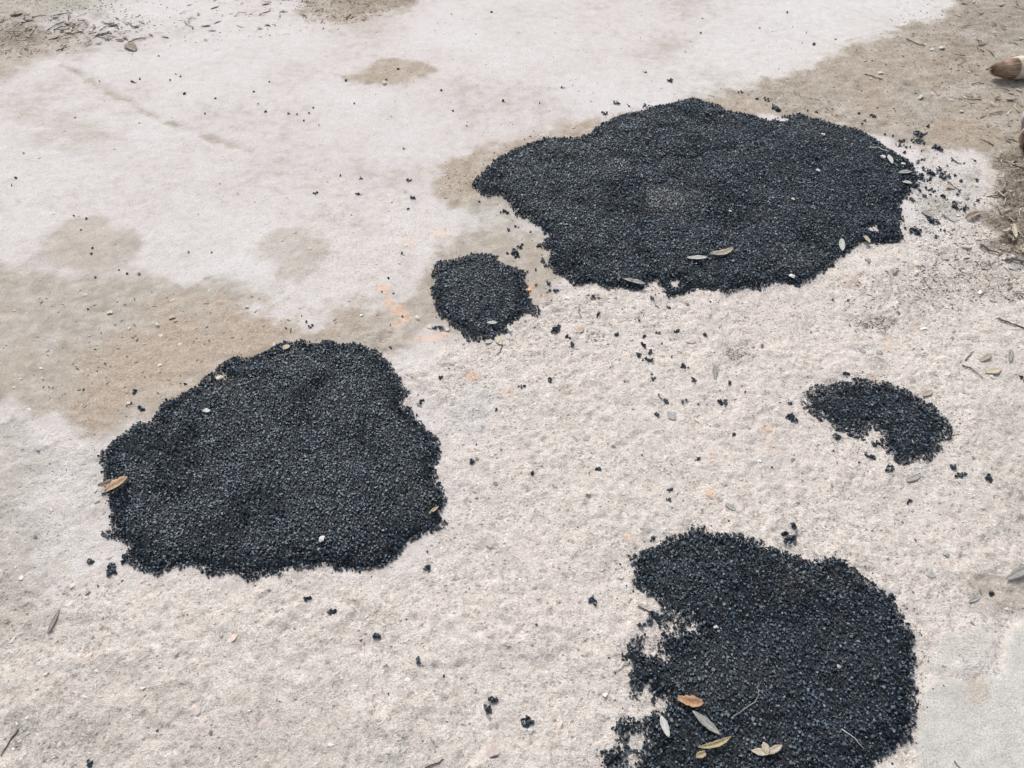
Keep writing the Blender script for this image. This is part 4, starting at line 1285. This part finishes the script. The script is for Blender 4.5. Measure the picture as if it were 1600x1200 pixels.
put('leaf_crumbs', stones_mesh('leaf_crumbs', np.stack([B[:, 0], B[:, 1], hg + dims[:, 2] * 0.4], 1), dims, np.full(n, 0.4)), m_,
    label='crumbled dry leaf and bark bits scattered over the dirt and litter', cat='litter', kind='stuff')

# ------------------------------------------------------------------ the two brushes on the dirt
M_BRIS1 = plain_material('brown_bristle', (0.11, 0.06, 0.036), (0.46, 0.31, 0.21), 0.6, 110, 0.5, (0.10, 3, 3))
M_BRIS2 = plain_material('dark_bristle', (0.025, 0.015, 0.013), (0.11, 0.075, 0.06), 0.5, 90, 0.3, (0.15, 3, 3))
M_CREAM = plain_material('cream_collar', (0.36, 0.30, 0.215), (0.62, 0.57, 0.46), 0.55, 26, 0.35)
M_GREYC = plain_material('grey_collar', (0.36, 0.35, 0.33), (0.48, 0.47, 0.45), 0.5, 30, 0.1)
M_WOOD = plain_material('brush_handle_wood', (0.30, 0.19, 0.10), (0.46, 0.32, 0.19), 0.5, 40, 0.2, (0.1, 2, 2))
M_TWINE = plain_material('binding_twine', (0.40, 0.27, 0.21), (0.58, 0.43, 0.35), 0.8, 120, 0.5)


def lathe(name, prof, seg=28):
    V_ = [(x, r * math.cos(2 * math.pi * j / seg), r * math.sin(2 * math.pi * j / seg)) for x, r in prof for j in range(seg)]
    F_ = []
    for i in range(len(prof) - 1):
        for j in range(seg):
            k = (j + 1) % seg
            F_.append((i * seg + j, (i + 1) * seg + j, (i + 1) * seg + k, i * seg + k))
    return np_mesh(name, np.array(V_), np.array(F_), True)


def brush(base, ang, R, tip_len, collar_len, bris_mat, col_mat, label, flare, tie=None, hand=0.16):
    """axis along +x from the bristle tips (x<0) through the collar (x>0) to the handle"""
    root = put('brush', None, None, loc=(base[0], base[1], base[2]), rotz=ang, label=label, cat='brush')
    r_ = random.Random(3)
    V_, F_ = [], []
    core = [(-tip_len * 0.93, 0.02 * R), (-tip_len * 0.86, R * flare * 0.58), (-tip_len * 0.5, R * 0.84 * (1 + flare) / 2), (0.004, R * 0.80)]
    for k in range(1100):
        a, q = r_.uniform(0, 2 * math.pi), math.sqrt(r_.uniform(0.1, 1.06))
        x1 = -tip_len * (r_.uniform(0.78, 1.12) - 0.06 * q * q)
        off = len(V_)
        da = r_.gauss(0, 0.16)
        for t in (0, 0.35, 0.7, 1.0):
            rr = R * 0.86 * q * (1 + (flare - 1) * t)
            rr *= (1 - 0.25 * t ** 3)
            x = 0.003 + (x1 - 0.003) * t
            th = 0.0011 * (1 - 0.6 * t)
            aa = a + da * t
            c = (x, rr * math.cos(aa), rr * math.sin(aa))
            V_ += [c, (x, c[1] + th * math.cos(aa + 2), c[2] + th * math.sin(aa + 2)), (x, c[1] + th * math.cos(aa - 2), c[2] + th * math.sin(aa - 2))]
        for s_ in range(3):
            for j in range(3):
                kk = (j + 1) % 3
                F_.append((off + s_ * 3 + j, off + s_ * 3 + kk, off + s_ * 3 + 3 + kk, off + s_ * 3 + 3 + j))
    put('bristles', np_mesh('bristles', np.array(V_), np.array(F_)), bris_mat, root, kind='stuff')
    put('bristle_core', lathe('bristle_core', core), bris_mat, root)
    b = 0.007
    put('collar', lathe('collar', [(0.0, R * 0.80), (0.0, R - b), (b * 0.3, R - b * 0.3), (b, R), (collar_len - b, R), (collar_len - b * 0.3, R - b * 0.3), (collar_len, R - b), (collar_len, R * 0.3)]), col_mat, root)
    put('handle', lathe('handle', [(collar_len - 0.002, R * 0.36), (collar_len + 0.03, R * 0.30), (collar_len + hand * 0.6, R * 0.36), (collar_len + hand, R * 0.26), (collar_len + hand + 0.008, 0.001)], 18), M_WOOD, root)
    if tie:
        put('twine_tie', lathe('twine_tie', [(-tie - 0.005, R * 0.7), (-tie - 0.004, R * 1.06), (-tie + 0.004, R * 1.06), (-tie + 0.005, R * 0.7)]), M_TWINE, root)
    return root


R1 = 0.040
c1 = gp(1585, 107, R1)
brush((c1[0], c1[1], float(ground_h(c1[0], c1[1])[0]) + R1 - 0.001), math.radians(8), R1, 0.080, 0.075, M_BRIS1, M_CREAM, 'round brush with brown bristles and a cream collar lying on the dirt', 0.82)
R2 = 0.040
c2 = gp(1618, 189, R2)
c2t, c2h = gp(1617, 255, R2), gp(1622, 165, R2)
brush((c2[0], c2[1], float(ground_h(c2[0], c2[1])[0]) + R2 + 0.001), math.atan2(c2h[1] - c2t[1], c2h[0] - c2t[0]), R2, 0.175, 0.050, M_BRIS2, M_GREYC, 'dark bristled brush with a grey collar and twine tie beside the dry leaf litter', 1.22, tie=0.105)
